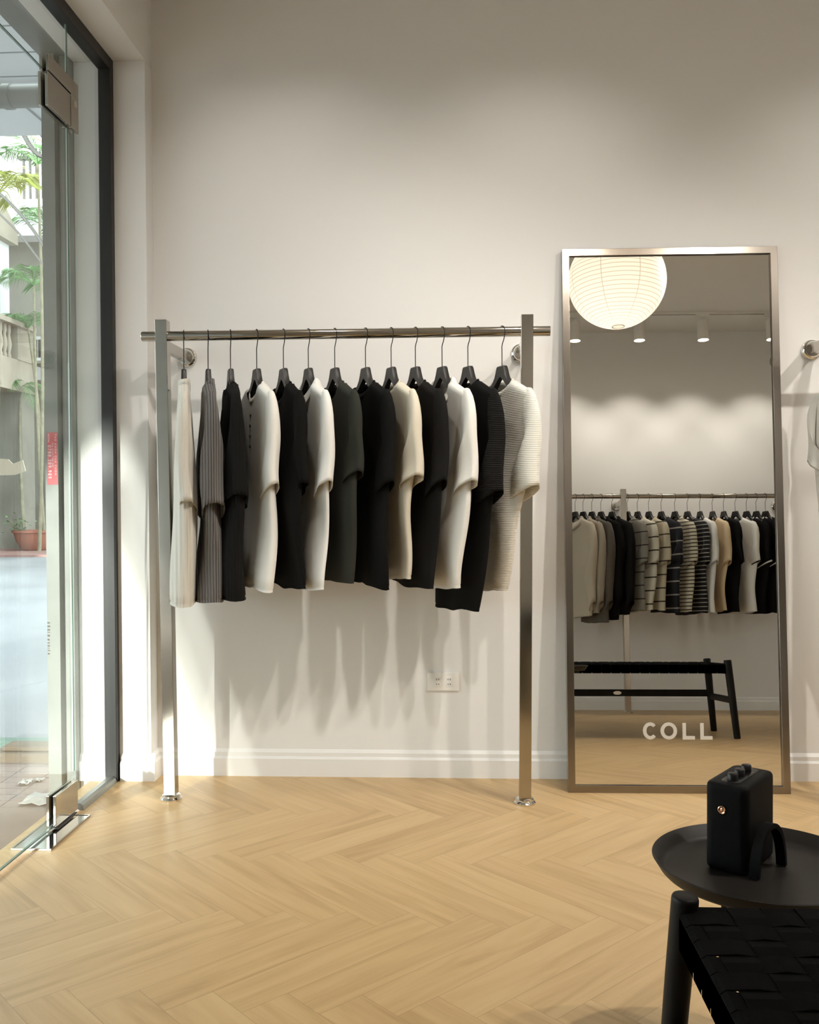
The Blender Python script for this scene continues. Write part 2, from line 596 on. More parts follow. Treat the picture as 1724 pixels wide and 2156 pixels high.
# ------------------------------------------------------------------ hangers
def make_hanger(loc, ang):
    """local x away from the viewer end, y thickness, origin at rod centre"""
    root = empty('clothes_hanger', loc, ang)
    w = MB()
    path = [(0, 0, -0.122), (0, 0, -0.075), (0.0005, 0, -0.050), (-0.003, 0, -0.041), (-0.0115, 0, -0.030), (-0.0175, 0, -0.017)]
    Rr = ROD_R + 0.0022
    for k in range(0, 15):
        a = R(192 - k * 14)
        path.append((Rr * cos(a), 0, Rr * sin(a)))
    w.tube(path, 0.00165, 8)
    w.build('hook', M_HOOK, root, smooth=True)
    top = [(0, -0.1165), (0.021, -0.1165), (0.0245, -0.121), (0.030, -0.137), (0.038, -0.154), (0.050, -0.168), (0.070, -0.180), (0.10, -0.190), (0.14, -0.201), (0.18, -0.215), (0.20, -0.226), (0.207, -0.236)]
    bot = [(0, -0.153), (0.012, -0.160), (0.022, -0.168), (0.032, -0.177), (0.044, -0.187), (0.056, -0.196), (0.075, -0.206), (0.10, -0.212), (0.14, -0.221), (0.18, -0.234), (0.198, -0.243), (0.205, -0.246)]
    top = [(x_, z_ if x_ < 0.05 else -0.168 + (z_ + 0.168) * 1.35) for x_, z_ in top]
    bot = [(x_, z_ if x_ < 0.056 else -0.196 + (z_ + 0.196) * 1.4) for x_, z_ in bot]
    thk = [0.0085, 0.0085, 0.0085, 0.009, 0.0095, 0.010, 0.0105, 0.0115, 0.0120, 0.0115, 0.0095, 0.007]
    st = []
    for i in range(len(top) - 1, 0, -1):
        st.append((-1, i))
    for i in range(len(top)):
        st.append((1, i))
    rings = []
    for sg, i in st:
        x1, z1 = top[i]
        x0, z0 = bot[i]
        t = thk[i]
        bvl = 0.0025
        rings.append([(sg * x0, -t, z0), (sg * x0, t, z0), (sg * x1, t, z1 - bvl), (sg * x1, t - bvl, z1), (sg * x1, -t + bvl, z1), (sg * x1, -t, z1 - bvl)])
    b = MB().loft(rings)
    b.build('hanger_body', M_HANGER, root, smooth=True, angle=35)
    return root


HANGER = None


def place_hanger(loc, ang, label, group):
    global HANGER
    if HANGER is None:
        HANGER = h = make_hanger(loc, ang)
    else:
        h = copy_tree(HANGER)
        h.location = loc
        h.rotation_euler = (0, 0, ang)
    return tag(h, label, 'hanger', group)


# ------------------------------------------------------------------ garments
def smooth(t):
    t = max(0.0, min(1.0, t))
    return t * t * (3 - 2 * t)


def make_garment(kind, loc, ang, m, length=0.68, hem=0.15, sleeve=0.27, neck=0.072, front_dip=0.07, collar='crew', seed=0,
                 thick=0.024, hem_thick=0.027, fold=0.012, slv_w=0.115, slv_t=0.023, slv_out=0.010, m_slv=None, m_col=None, long_sleeve=False,
                 swing=0.0, lean=0.0, drop=0.0, res=1.0, buttons=0, hem_tilt=0.0, trim=None, hem_wave=0.010, face=1, shoulder=0.212, m_btn=None, cuff=False, rib_hem=False):
    """a top on its hanger.  local x: -near .. +far along the hanger, y: thickness (front = face*y), z down from the rod."""
    rnd = random.Random(seed)
    root = empty(kind, loc, ang)
    NU, NV = int(30 * res), int(30 * res)
    sw = shoulder
    ph = [rnd.uniform(0, 6.28) for _ in range(8)]
    k1, k2 = rnd.uniform(13, 19), rnd.uniform(24, 34)

    def ztop(u):
        a = abs(u)
        return -0.160 - drop - 0.44 * max(0, a - 0.05) - 2.2 * max(0, a - 0.17) ** 2 * 4
    znk = ztop(neck)

    def half(w):
        under = 0.97 - 0.03 * smooth(w * 4)
        return sw * under * (1 - smooth((w - 0.18) / 0.82)) + hem * smooth((w - 0.18) / 0.82)

    def pt(s, w, side):
        """s in -1..1 across, w 0..1 down, side +1 front / -1 back"""
        u0 = s * sw * 0.985
        zt = ztop(u0)
        if abs(u0) < neck:
            dip = front_dip if side > 0 else 0.012
            zt = znk - dip * sqrt(max(0, 1 - (u0 / neck) ** 2))
        zb = -length - 0.168 - drop + hem_tilt * s
        z = zt + (zb - zt) * w
        u = s * (half(w) if w > 0 else sw * 0.985)
        wa = smooth(w * 3)
        u = s * (sw * 0.985 * (1 - wa) + half(w) * wa)
        t0 = 0.0195 + 0.004 * smooth(w * 6)
        t = t0 * (1 - smooth(w * 2.2)) + (thick * (1 - smooth((w - .3) / .7)) + hem_thick * smooth((w - .3) / .7)) * smooth(w * 2.2)
        y = side * t * (max(0.0, 1 - abs(s) ** (4.5 - 1.9 * smooth(w * 4)))) ** 0.5
        y *= 1 - (1 - min(1.0, w / 0.016) ** 0.5) * smooth((abs(u0) - neck + 0.006) / 0.012)      # shoulder seam closes
        am = fold * smooth((w - 0.05) * 1.25)
        f = sin(k1 * u + ph[0] + 1.2 * w + side) * 0.6 + sin(k2 * u + ph[1] - 0.8 * w) * 0.4 + sin(5 * u + 6 * w + ph[2]) * 0.5
        edge = (1 - abs(s) ** 4)
        y += am * f * (0.45 + 0.55 * edge)
        y += am * 0.8 * sin(7 * w + ph[3] + 9 * u) * smooth(w * 2)
        u += swing * w * w + 0.006 * sin(8 * w + ph[4]) * s
        y += lean * w * w
        z += hem_wave * (sin(0.9 * k1 * u + ph[5]) + 0.35 * sin(2.6 * k1 * u + ph[6])) * smooth((w - 0.8) * 5) * 0.7
        return (u, face * y, z)

    body = MB()
    rows = [0.0, 0.003, 0.009, 0.018] + [((j / NV) ** 1.0) for j in range(1, NV - 1)] + [1 - 0.022, 1 - 0.018, 1.0]
    ss = [sin(pi / 2 * (-1 + 2 * i / NU)) * 0.35 + (-1 + 2 * i / NU) * 0.65 for i in range(NU + 1)]
    rings = []
    for j, w in enumerate(rows):
        infl = 1.0
        ring = [pt(s, w, 1) for s in ss] + [pt(s, w, -1) for s in reversed(ss[1:-1])]
        if j == len(rows) - 2:
            ring = [(x * 0.994, y * 0.93, z) for x, y, z in ring]
        rings.append(ring)
    n = len(rings[0])
    if rib_hem:
        for j, w in enumerate(rows):
            if w > 0.93:
                rings[j] = [(x * 0.96, y * (0.92 + 0.10 * (i % 2)), z) for i, (x, y, z) in enumerate(rings[j])]
    body.loft(rings, caps=False)
    body.build('shirt_body', m, root, smooth=True, angle=0)
    # sleeves
    for sg, nm in ((-1, 'sleeve'), (1, 'sleeve')):
        mb = MB()
        NT = int(20 * res)
        NR = int(26 * res)
        rr = []
        sp0 = rnd.uniform(0, 6)
        Ls = sleeve + 0.03
        for i in range(NT + 1):
            t = i / NT
            zs = ztop(sw) + 0.004
            # outer curve: short run over the shoulder end, then a straight fall
            a = min(1.0, t * 4.0)
            ox = sw - 0.045 + (0.045 + slv_out) * sin(a * pi / 2)
            oz = ztop(sw - 0.045) + 0.006 - 0.050 * (1 - cos(a * pi / 2)) - (Ls - 0.03) * max(0.0, t - 0.06) ** 1.05
            if long_sleeve:
                ox -= 0.03 * smooth((t - 0.25) / 0.75)
            # inner curve
            ix = (sw - 0.034) * (1 - smooth(t * 1.5)) + (sw + slv_out - 0.02 - slv_w) * smooth(t * 1.5)
            iz = ztop(sw) - 0.165 - (Ls - 0.165 + 0.02) * t
            if long_sleeve:
                ix += 0.055 * smooth((t - 0.3) / 0.7)
                ox -= 0.01 * t
            th = 0.020 * (1 - smooth(t * 2.2)) + slv_t * smooth(t * 2.2)
            if long_sleeve:
                th *= 1 - 0.35 * smooth((t - .4) / .6)
            if cuff and t > 0.86:
                th *= 0.72
                ix += 0.02
                ox -= 0.012
            c = Vector(((ox + ix) / 2, 0, (oz + iz) / 2))
            h = Vector(((ox - ix) / 2, 0, (oz - iz) / 2))
            ring = []
            for k in range(NR):
                an = 2 * pi * k / NR
                ca, sa = cos(an), sin(an)
                q = c + h * (abs(ca) ** 0.85 * (1 if ca > 0 else -1))
                wob = 1 + 0.24 * t * sin(3 * an + sp0 + 3 * t) + 0.10 * t * sin(5 * an + 2 * sp0)
                yy = th * (abs(sa) ** 0.9) * (1 if sa > 0 else -1) * wob
                yy += 0.006 * t * sin(6 * t + sp0)
                dz = 0.004 * t * sin(2 * an + sp0)
                ring.append((sg * q.x, face * yy, q.z + dz))
            if NT - 2 <= i < NT - 1:
                pass
            rr.append(ring)
        # stitched hem groove and turned-in edge
        cen = Vector([sum(v[k] for v in rr[-1]) / NR for k in range(3)])
        last = rr[-1]
        rr.append([tuple(cen + (Vector(v) - cen) * 0.93 + Vector((0, 0, 0.004))) for v in last])
        rr.append([tuple(cen + (Vector(v) - cen) * 0.88 + Vector((0, 0, 0.03))) for v in last])
        mb.loft(rr, caps=False)
        so = mb.build(nm, m_slv or m, root, smooth=True, angle=0)
        if trim:
            tb = MB()
            b_ = rr[NT]
            a_ = [tuple(Vector(q_) * 0.55 + Vector(p_) * 0.45) for p_, q_ in zip(rr[NT - 1], rr[NT])]
            ctr = Vector([sum(v[k] for v in a_) / NR for k in range(3)])
            o1 = [tuple(Vector(v) + (Vector(v) - ctr).normalized() * 0.0012) for v in a_]
            o2 = [tuple(Vector(v) + (Vector(v) - ctr).normalized() * 0.0012) for v in b_]
            tb.loft([o1, o2], caps=False)
            tb.build('sleeve_trim', trim, so, smooth=True, angle=0)
    # collar
    prof = {'crew': [(0.0, -0.004), (0.0005, 0.006), (-0.001, 0.016), (-0.004, 0.017), (-0.005, 0.006), (-0.005, -0.004)],
            'polo': [(0.0, -0.004), (-0.002, 0.012), (-0.006, 0.026), (-0.001, 0.032), (0.010, 0.022), (0.020, -0.004), (0.026, -0.026), (0.024, -0.028), (0.016, -0.004), (0.006, 0.016)],
            'high': [(0.0, -0.004), (0.001, 0.014), (0.0, 0.034), (-0.005, 0.036), (-0.006, 0.014), (-0.005, -0.004)]}.get(collar)
    if prof:
        cb = MB()
        NCo = int(40 * max(res, 0.6))
        rings = []
        for i in range(NCo):
            an = 2 * pi * i / NCo
            s = cos(an)
            side = 1 if sin(an) >= 0 else -1
            u = neck * s
            dip = (front_dip if side > 0 else 0.012)
            z = znk - dip * abs(sin(an))
            z = znk - (front_dip * max(0.0, sin(an)) ** 1.15 + 0.012 * max(0.0, -sin(an)))
            y = face * 0.021 * sin(an)
            out = Vector((cos(an), face * sin(an) * 1.6, 0)).normalized()
            hk = 0.5 + 0.5 * abs(sin(an))
            rings.append([tuple(Vector((u, y, z - 0.004)) + out * a * (0.4 + 0.6 * hk) + Vector((0, 0, b * hk))) for a, b in prof])
        rings.append(rings[0])
        cb.loft(rings, caps=False, closed=True)
        cb.build('collar', m_col or m, root, smooth=True, angle=0, weld=True)
    for i in range(buttons):
        w = (0.03 + 0.045 + 0.055 * i)
        x, y, z = pt(0.0, w, 1)
        bb = MB().cyl((x, y - face * .001, z), (x, y + face * 0.0032, z), 0.0058, n=14, bevel=0.001)
        bb.build('button', m_btn or M_DARK, root, smooth=True)
    return root


def hang(x, rod_y, rod_z, theta, kind, label, cat, hlabel, ggroup, hgroup, mirror=False, **kw):
    """theta: degrees the near end swings to the right; mirror=True: near end points to +Y"""
    th = R(theta)
    if not mirror:
        ang = pi / 2 + th
    else:
        ang = -pi / 2 - th
    place_hanger((x, rod_y, rod_z), ang, hlabel, hgroup)
    g = make_garment(kind, (x, rod_y, rod_z), ang, face=1 if not mirror else -1, **kw)
    return tag(g, label, cat, ggroup)


C_WHITE = (0.78, 0.755, 0.705)
C_OFF = (0.72, 0.685, 0.61)
C_CREAM = (0.66, 0.60, 0.49)
C_BLACK = (0.006, 0.0056, 0.0052)
C_BLACK2 = (0.010, 0.0092, 0.0086)
K_OFF = knit_mat('off_white_crinkle_knit', C_OFF, 'Y', 70, 0.5)
K_GREY = knit_mat('grey_rib_knit', (0.22, 0.205, 0.195), 'Y', 120, 1.0, groove=0.7)
K_BLACK = knit_mat('black_fine_knit', C_BLACK, 'Y', 110, 0.4, sheen=0.0)
K_WHITE = mat('white_jersey', C_WHITE, 0.88, spec=0.2, sheen=0.1, bump=0.15, bump_scale=260)
K_WHITE2 = mat('white_cotton', (0.76, 0.745, 0.71), 0.85, spec=0.2, bump=0.2, bump_scale=320)
K_JET = mat('black_jersey', C_BLACK, 0.9, spec=0.12)
K_JET2 = mat('faded_black_jersey', C_BLACK2, 0.9, spec=0.12)
K_OLIVE = mat('dark_olive_jersey', (0.030, 0.031, 0.025), 0.9, spec=0.15)
K_CREAM = mat('cream_cotton', C_CREAM, 0.88, spec=0.2, bump=0.2, bump_scale=300)
K_BLKRIB = knit_mat('black_ridge_knit', C_BLACK2, 'Z', 170, 0.8, sheen=0.0)
K_WAFFLE = knit_mat('off_white_ridge_knit', (0.74, 0.71, 0.64), 'Z', 170, 0.22)
M_BTN = mat('dark_horn_button', (0.05, 0.038, 0.03), 0.3)

GA, HA = 'tops on the rail left of the mirror', 'hangers on the rail left of the mirror'
FRONT = [
    # px hook x, theta, kind, label, category, hanger label, kwargs
    (384, 16, 'knit_pullover', 'off white crinkled short sleeved knit top nearest the window, first on the rail', 'top', 'black wooden hanger holding the leftmost off white knit top',
     dict(m=K_OFF, length=0.755, hem=0.17, sleeve=0.33, collar='high', front_dip=0.02, hem_thick=0.042, thick=0.036, seed=1, slv_t=0.030, hem_wave=0.012)),
    (436, 18, 'knit_pullover', 'heather grey ribbed short sleeved knit top, second from the left on the rail', 'top', 'black wooden hanger holding the heather grey ribbed top',
     dict(m=K_GREY, length=0.74, hem=0.16, sleeve=0.34, collar='high', front_dip=0.04, hem_thick=0.042, seed=2, slv_t=0.036, hem_wave=0.010)),
    (484, 19, 'knit_pullover', 'narrow black short sleeved knit top between the grey ribbed top and white buttoned top', 'top', 'black wooden hanger holding the black knit top beside the grey one',
     dict(m=K_BLACK, length=0.725, hem=0.17, sleeve=0.31, collar='crew', front_dip=0.03, hem_thick=0.044, seed=3, slv_t=0.036, hem_wave=0.010)),
    (540, 27, 'henley_shirt', 'white short sleeved henley with dark buttons down its neckline', 'shirt', 'black wooden hanger holding the white henley with dark buttons',
     dict(m=K_WHITE, length=0.70, hem=0.165, sleeve=0.275, collar='crew', front_dip=0.06, seed=4, buttons=4, m_btn=M_BTN)),
    (597, 27, 'polo_shirt', 'plain black short sleeved shirt between the white henley and the white polo', 'shirt', 'black wooden hanger holding the black shirt beside the henley',
     dict(m=K_JET, length=0.69, hem=0.18, sleeve=0.27, collar='crew', front_dip=0.07, seed=5)),
    (650, 27, 'polo_shirt', 'white short sleeved polo shirt with open collar beside the dark olive shirt', 'shirt', 'black wooden hanger holding the white polo shirt',
     dict(m=K_WHITE2, length=0.70, hem=0.155, sleeve=0.27, collar='polo', front_dip=0.07, seed=6)),
    (706, 28, 'polo_shirt', 'dark olive grey short sleeved shirt in the middle of the rail', 'shirt', 'black wooden hanger holding the dark olive shirt',
     dict(m=K_OLIVE, length=0.68, hem=0.16, sleeve=0.235, collar='crew', front_dip=0.07, seed=7)),
    (771, 28, 'crew_shirt', 'wide plain black short sleeved shirt between the dark olive and cream shirts', 'shirt', 'black wooden hanger holding the wide black shirt beside the olive one',
     dict(m=K_JET, length=0.69, hem=0.18, sleeve=0.27, collar='crew', front_dip=0.05, seed=8, swing=0.025)),
    (825, 27, 'crew_shirt', 'cream short sleeved cotton shirt with gathered sleeve hem between two black shirts', 'shirt', 'black wooden hanger holding the cream cotton shirt',
     dict(m=K_CREAM, length=0.67, hem=0.14, sleeve=0.25, collar='crew', front_dip=0.05, seed=9, slv_t=0.028, swing=0.02)),
    (876, 28, 'crew_shirt', 'faded black short sleeved shirt between the cream and the bright white shirts', 'shirt', 'black wooden hanger holding the faded black shirt beside the cream one',
     dict(m=K_JET2, length=0.69, hem=0.165, sleeve=0.27, collar='crew', front_dip=0.05, seed=10, swing=0.03)),
    (932, 28, 'polo_shirt', 'bright white short sleeved shirt with wide open collar, third from the right on the rail', 'shirt', 'black wooden hanger holding the bright white open collar shirt',
     dict(m=K_WHITE, length=0.70, hem=0.17, sleeve=0.27, collar='polo', front_dip=0.10, seed=11, swing=0.04, slv_t=0.027)),
    (986, 27, 'knit_sweater', 'long black knit sweater with ridged shoulders, second from the right on the rail', 'sweater', 'black wooden hanger holding the long black ridged sweater',
     dict(m=K_JET, m_slv=K_BLKRIB, length=0.78, hem=0.15, sleeve=0.30, collar='crew', front_dip=0.035, seed=12, swing=0.085, slv_t=0.030)),
    (1057, 27, 'knit_sweater', 'off white ridged short sleeved knit sweater nearest the mirror, last on the rail', 'sweater', 'black wooden hanger holding the off white ridged sweater by the mirror',
     dict(m=K_WAFFLE, length=0.72, hem=0.10, sleeve=0.285, collar='crew', front_dip=0.05, seed=13, swing=0.09, slv_t=0.033, slv_w=0.13)),
]
for px, th, kind, lab, cat, hlab, kw in FRONT:
    x = -(961.8 - px) / 2000.0 * ROD_Y * 1.002
    hang(x, ROD_Y, ROD_Z, th, kind, lab, cat, hlab, GA, HA, **kw)

# the rail at the right edge of the frame: one white shirt peeks in
hang(1.346, ROD_Y, ROD_Z, 27, 'polo_shirt', 'white short sleeved shirt half cut off at the right edge of the frame', 'shirt',
     'black wooden hanger at the right edge holding the half hidden white shirt', None, None,
     m=K_WHITE2, length=0.72, hem=0.17, sleeve=0.20, collar='crew', front_dip=0.05, seed=31)

# ------------------------------------------------------------------ the rail reflected in the mirror
S_GREYST = stripe_mat('grey_dark_stripe', (0.22, 0.205, 0.175), (0.03, 0.025, 0.02), 0.098, 0.09)
S_WHITEST = stripe_mat('white_dark_stripe', (0.60, 0.56, 0.47), (0.035, 0.028, 0.02), 0.098, 0.10, 0.4)
S_BEIGEST = stripe_mat('beige_dark_stripe', (0.50, 0.44, 0.33), (0.035, 0.026, 0.018), 0.098, 0.10, 0.2)
S_NAVYST = stripe_mat('navy_light_stripe', (0.014, 0.015, 0.020), (0.35, 0.33, 0.30), 0.098, 0.10, 0.7)
S_FINE = stripe_mat('cream_fine_stripe', (0.60, 0.54, 0.42), (0.04, 0.035, 0.025), 0.027, 0.30)
S_FINEB = stripe_mat('black_fine_stripe', (0.012, 0.012, 0.014), (0.36, 0.34, 0.31), 0.030, 0.22)
B_SAND = mat('sand_wool', (0.50, 0.44, 0.35), 0.9, spec=0.15, sheen=0.2)
B_TAN = mat('taupe_wool', (0.36, 0.31, 0.245), 0.9, spec=0.15, sheen=0.2)
B_BROWN = mat('grey_brown_wool', (0.105, 0.090, 0.075), 0.9, spec=0.15, sheen=0.15)
B_PEACH = mat('peach_cotton', (0.64, 0.50, 0.33), 0.88, spec=0.2)
TRIM_B = mat('black_rib_trim', C_BLACK, 0.85)
TRIM_W = mat('white_rib_trim', (0.7, 0.68, 0.63), 0.85)
GB, HB = 'tops on the reflected rail', 'hangers on the reflected rail'
LONG = dict(long_sleeve=True, sleeve=0.58, slv_w=0.13, slv_t=0.036, slv_out=0.02)
BACK = [
    (0.985, 'jacket', 'sand coloured long sleeved jacket, leftmost on the reflected rail', 'jacket', dict(m=B_SAND, length=0.74, collar='polo', seed=41, **LONG)),
    (1.045, 'jacket', 'taupe long sleeved jacket beside the sand jacket on the reflected rail', 'jacket', dict(m=B_TAN, length=0.72, collar='polo', seed=42, **LONG)),
    (1.111, 'jacket', 'grey brown long sleeved jacket, third from the left on the reflected rail', 'jacket', dict(m=B_BROWN, length=0.78, collar='polo', seed=43, **LONG)),
    (1.180, 'jacket', 'black long sleeved jacket beside the grey brown jacket on the reflected rail', 'jacket', dict(m=K_JET, length=0.76, collar='polo', seed=44, **LONG)),
    (1.262, 'jacket', 'black jacket hanging right against the reflected rail post', 'jacket', dict(m=K_JET2, length=0.72, collar='polo', seed=45, **LONG)),
    (1.378, 'polo_shirt', 'grey polo shirt with dark wide stripes right of the reflected post', 'shirt', dict(m=S_GREYST, length=0.70, collar='polo', seed=46)),
    (1.455, 'polo_shirt', 'pale polo shirt with dark wide stripes, second right of the reflected post', 'shirt', dict(m=S_WHITEST, length=0.70, collar='polo', seed=47)),
    (1.539, 'polo_shirt', 'beige polo shirt with dark wide stripes, third right of the reflected post', 'shirt', dict(m=S_BEIGEST, length=0.69, collar='polo', seed=48)),
    (1.633, 'polo_shirt', 'navy polo shirt with light wide stripes on the reflected rail', 'shirt', dict(m=S_NAVYST, length=0.71, collar='polo', seed=49)),
    (1.735, 'knit_pullover', 'cream top with fine dark stripes on the reflected rail', 'top', dict(m=S_FINE, length=0.70, collar='polo', seed=50)),
    (1.829, 'knit_pullover', 'black top with fine light stripes on the reflected rail', 'top', dict(m=S_FINEB, length=0.72, collar='crew', seed=51)),
    (1.923, 'crew_shirt', 'plain white shirt beside the fine striped black top on the reflected rail', 'shirt', dict(m=K_WHITE2, length=0.71, collar='crew', seed=52)),
    (2.017, 'crew_shirt', 'peach coloured shirt on the reflected rail', 'shirt', dict(m=B_PEACH, length=0.70, collar='crew', seed=53, hem=0.13)),
    (2.101, 'crew_shirt', 'plain black shirt beside the peach shirt on the reflected rail', 'shirt', dict(m=K_JET, length=0.71, collar='crew', seed=54)),
    (2.188, 'trimmed_shirt', 'off white shirt with black trimmed sleeves on the reflected rail', 'shirt', dict(m=K_WHITE, length=0.71, collar='crew', seed=55, trim=TRIM_B)),
    (2.272, 'trimmed_shirt', 'black shirt with white trimmed collar and sleeves, beside the off white one reflected', 'shirt', dict(m=K_JET, length=0.71, collar='crew', seed=56, trim=TRIM_W, m_col=TRIM_W)),
    (2.345, 'trimmed_shirt', 'black white-trimmed shirt, last but one before the mirror edge in the reflection', 'shirt', dict(m=K_JET, length=0.71, collar='crew', seed=57, trim=TRIM_W, m_col=TRIM_W)),
    (2.414, 'trimmed_shirt', 'black shirt cut by the right edge of the mirror reflection', 'shirt', dict(m=K_JET2, length=0.71, collar='crew', seed=58)),
]
for i, (x, kind, lab, cat, kw) in enumerate(BACK):
    hlab = 'reflected black hanger of the ' + ' '.join(lab.replace(' on the reflected rail', '').split(',')[0].split()[:11])
    th = 27 if i > 4 else 33
    if 11 <= i <= 13:
        th = 15
    args = dict(hem=0.16, sleeve=0.27, front_dip=0.06, res=0.62)
    args.update(kw)
    hang(x, RB_Y, 1.612, th, kind, lab, cat, hlab, GB, HB, mirror=True, **args)

# ------------------------------------------------------------------ leaning mirror
LEAN = R(4.3)
mroot = tag(empty('leaning_mirror', (0.776, 3.366, 0.0), 0.012), 'tall steel framed mirror leaning on the back wall with COLL lettering', 'mirror')
mroot.rotation_euler = (-LEAN, 0, 0.012)
MW, MH, FW, FD = 0.776, 1.955, 0.026, 0.03
fm = MB()
o4 = [(-MW / 2, 0), (MW / 2, 0), (MW / 2, MH), (-MW / 2, MH)]
i4 = [(-MW / 2 + FW, FW), (MW / 2 - FW, FW), (MW / 2 - FW, MH - FW), (-MW / 2 + FW, MH - FW)]
vs = [(x, 0, z) for x, z in o4] + [(x, 0, z) for x, z in i4] + [(x, FD, z) for x, z in o4] + [(x, 0.012, z) for x, z in i4]
fs = []
for k in range(4):
    l = (k + 1) % 4
    fs += [(k, l, 4 + l, 4 + k), (k, 8 + k, 8 + l, l), (4 + k, 4 + l, 12 + l, 12 + k)]
fs.append((8, 11, 10, 9))
fm.add(vs, fs)
fm.build('mirror_frame', M_MIRRORFRAME, mroot, bevel=0.0012)
MB().box((-MW / 2 + FW - .002, 0.010, FW - .002), (MW / 2 - FW + .002, 0.013, MH - FW + .002)).build('mirror_pane', M_MIRROR, mroot)


def letter(ch, x, z, w, h, st):
    y0, y1 = 0.0091, 0.0099
    mb = MB()
    if ch == 'L':
        mb.prism([(x, z), (x + w, z), (x + w, z + st), (x + st, z + st), (x + st, z + h), (x, z + h)], 1, y0, y1)
    else:
        a0, a1 = (0, 360) if ch == 'O' else (42, 318)
        nseg = 40
        outer, inner = [], []
        cx, cz = x + w / 2, z + h / 2
        for k in range(nseg + 1):
            a = R(a0 + (a1 - a0) * k / nseg)
            outer.append((cx + w / 2 * cos(a), cz + h / 2 * sin(a)))
            inner.append((cx + (w / 2 - st) * cos(a), cz + (h / 2 - st * 0.95) * sin(a)))
        mb.loft([[(outer[k][0], y0, outer[k][1]), (inner[k][0], y0, inner[k][1]), (inner[k][0], y1, inner[k][1]), (outer[k][0], y1, outer[k][1])] for k in range(nseg + 1)], caps=(ch == 'C'))
    mb.build('letter', M_LETTER, mroot)


zL = 0.186
letter('C', -0.121, zL, 0.052, 0.060, 0.0125)
letter('O', -0.059, zL, 0.058, 0.060, 0.0125)
letter('L', 0.018, zL, 0.043, 0.058, 0.0125)
letter('L', 0.080, zL, 0.043, 0.058, 0.0125)

# ------------------------------------------------------------------ bench
BH = 0.424
bench = tag(empty('bench', (0.95, 1.31, 0)), 'long black wooden bench with woven black webbing seat, lower right foreground', 'bench')
bx0, bx1, by0, by1 = 0.354 - 0.95, 1.535 - 0.95, 1.095 - 1.31, 1.494 - 1.31
for lx, ly in ((bx0, by1), (bx1, by1), (bx1, by0), (bx0, by0)):
    sx = -1 if lx < 0 else 1
    sy = -1 if ly < 0 else 1
    lg = MB()
    p0, p1 = Vector((lx + sx * 0.03, ly + sy * 0.02, 0)), Vector((lx, ly, BH))
    d = p1 - p0
    fr_ = [0, 0.01, 0.35, 0.7, 0.980, 0.990, 0.997, 1.0]
    rad = [0.0165, 0.018, 0.0195, 0.0210, 0.0212, 0.0210, 0.0196, 0.0175]
    lg.tube_r([p0 + d * t for t in fr_], rad, 28)
    lg.build('leg', M_BLACKWOOD, bench, smooth=True)
for y in (by0, by1):
    MB().bar((bx0 + .006, y, 0.377), (bx1 - .006, y, 0.377), 0.024, 0.046).build('long_rail', M_BLACKWOOD, bench, bevel=0.005)
for x in (bx0, bx1):
    MB().bar((x, by0 + .006, 0.372), (x, by1 - .006, 0.372), 0.024, 0.050).build('end_rail', M_BLACKWOOD, bench, bevel=0.005)
    sx = -1 if x < 0 else 1
    xx = x + sx * 0.015
    MB().bar((xx, by0 - .008, 0.205), (xx, by1 + .008, 0.205), 0.020, 0.036).build('end_stretcher', M_BLACKWOOD, bench, bevel=0.005)
ls = MB().bar((bx0 - .012, by0 - .009, 0.222), (bx1 + .012, by0 - .009, 0.222), 0.020, 0.040).build('long_stretcher', M_BLACKWOOD, bench, bevel=0.004)
ov = MB().loft([[(0.05 + 0.024 * cos(2 * pi * k / 28), by0 - .009 + yy, 0.222 + 0.011 * sin(2 * pi * k / 28)) for k in range(28)] for yy in (0.0095, 0.0112)])
b_ = ov.build('oval_badge', M_STEEL, ls)
b_['label'] = 'small pale oval metal badge'
web = MB()
nx, ny = 22, 8
cw, cd = (bx1 - bx0 - 0.02) / nx, (by1 - by0 - 0.02) / ny


def webz(i, j):
    return 0.0032 if (i + j) % 2 == 0 else -0.0032


ZS = 0.4025
for i in range(nx):                       # bands running across (along Y)
    xc = bx0 + 0.01 + cw * (i + 0.5)
    hw = cw * 0.475
    pts = [(by0 - 0.0135, ZS - 0.05), (by0 - 0.0135, ZS - 0.004), (by0 - 0.006, ZS + 0.001)]
    for j in range(ny):
        pts.append((by0 + 0.01 + cd * (j + 0.5), ZS + webz(i, j)))
    pts += [(by1 + 0.006, ZS + 0.001), (by1 + 0.0135, ZS - 0.004), (by1 + 0.0135, ZS - 0.05)]
    web.loft([[(xc - hw, y, z), (xc + hw, y, z), (xc + hw, y, z - .0022), (xc - hw, y, z - .0022)] for y, z in pts])
for j in range(ny):                       # bands running the length (along X)
    yc = by0 + 0.01 + cd * (j + 0.5)
    hw = cd * 0.475
    pts = [(bx0 - 0.0135, ZS - 0.055), (bx0 - 0.0135, ZS - 0.004), (bx0 - 0.006, ZS + 0.001)]
    for i in range(nx):
        pts.append((bx0 + 0.01 + cw * (i + 0.5), ZS - webz(i, j)))
    pts += [(bx1 + 0.006, ZS + 0.001), (bx1 + 0.0135, ZS - 0.004), (bx1 + 0.0135, ZS - 0.055)]
    web.loft([[(x, yc - hw, z), (x, yc + hw, z), (x, yc + hw, z - .0022), (x, yc - hw, z - .0022)] for x, z in pts])
web.build('woven_seat', M_WEB, bench)

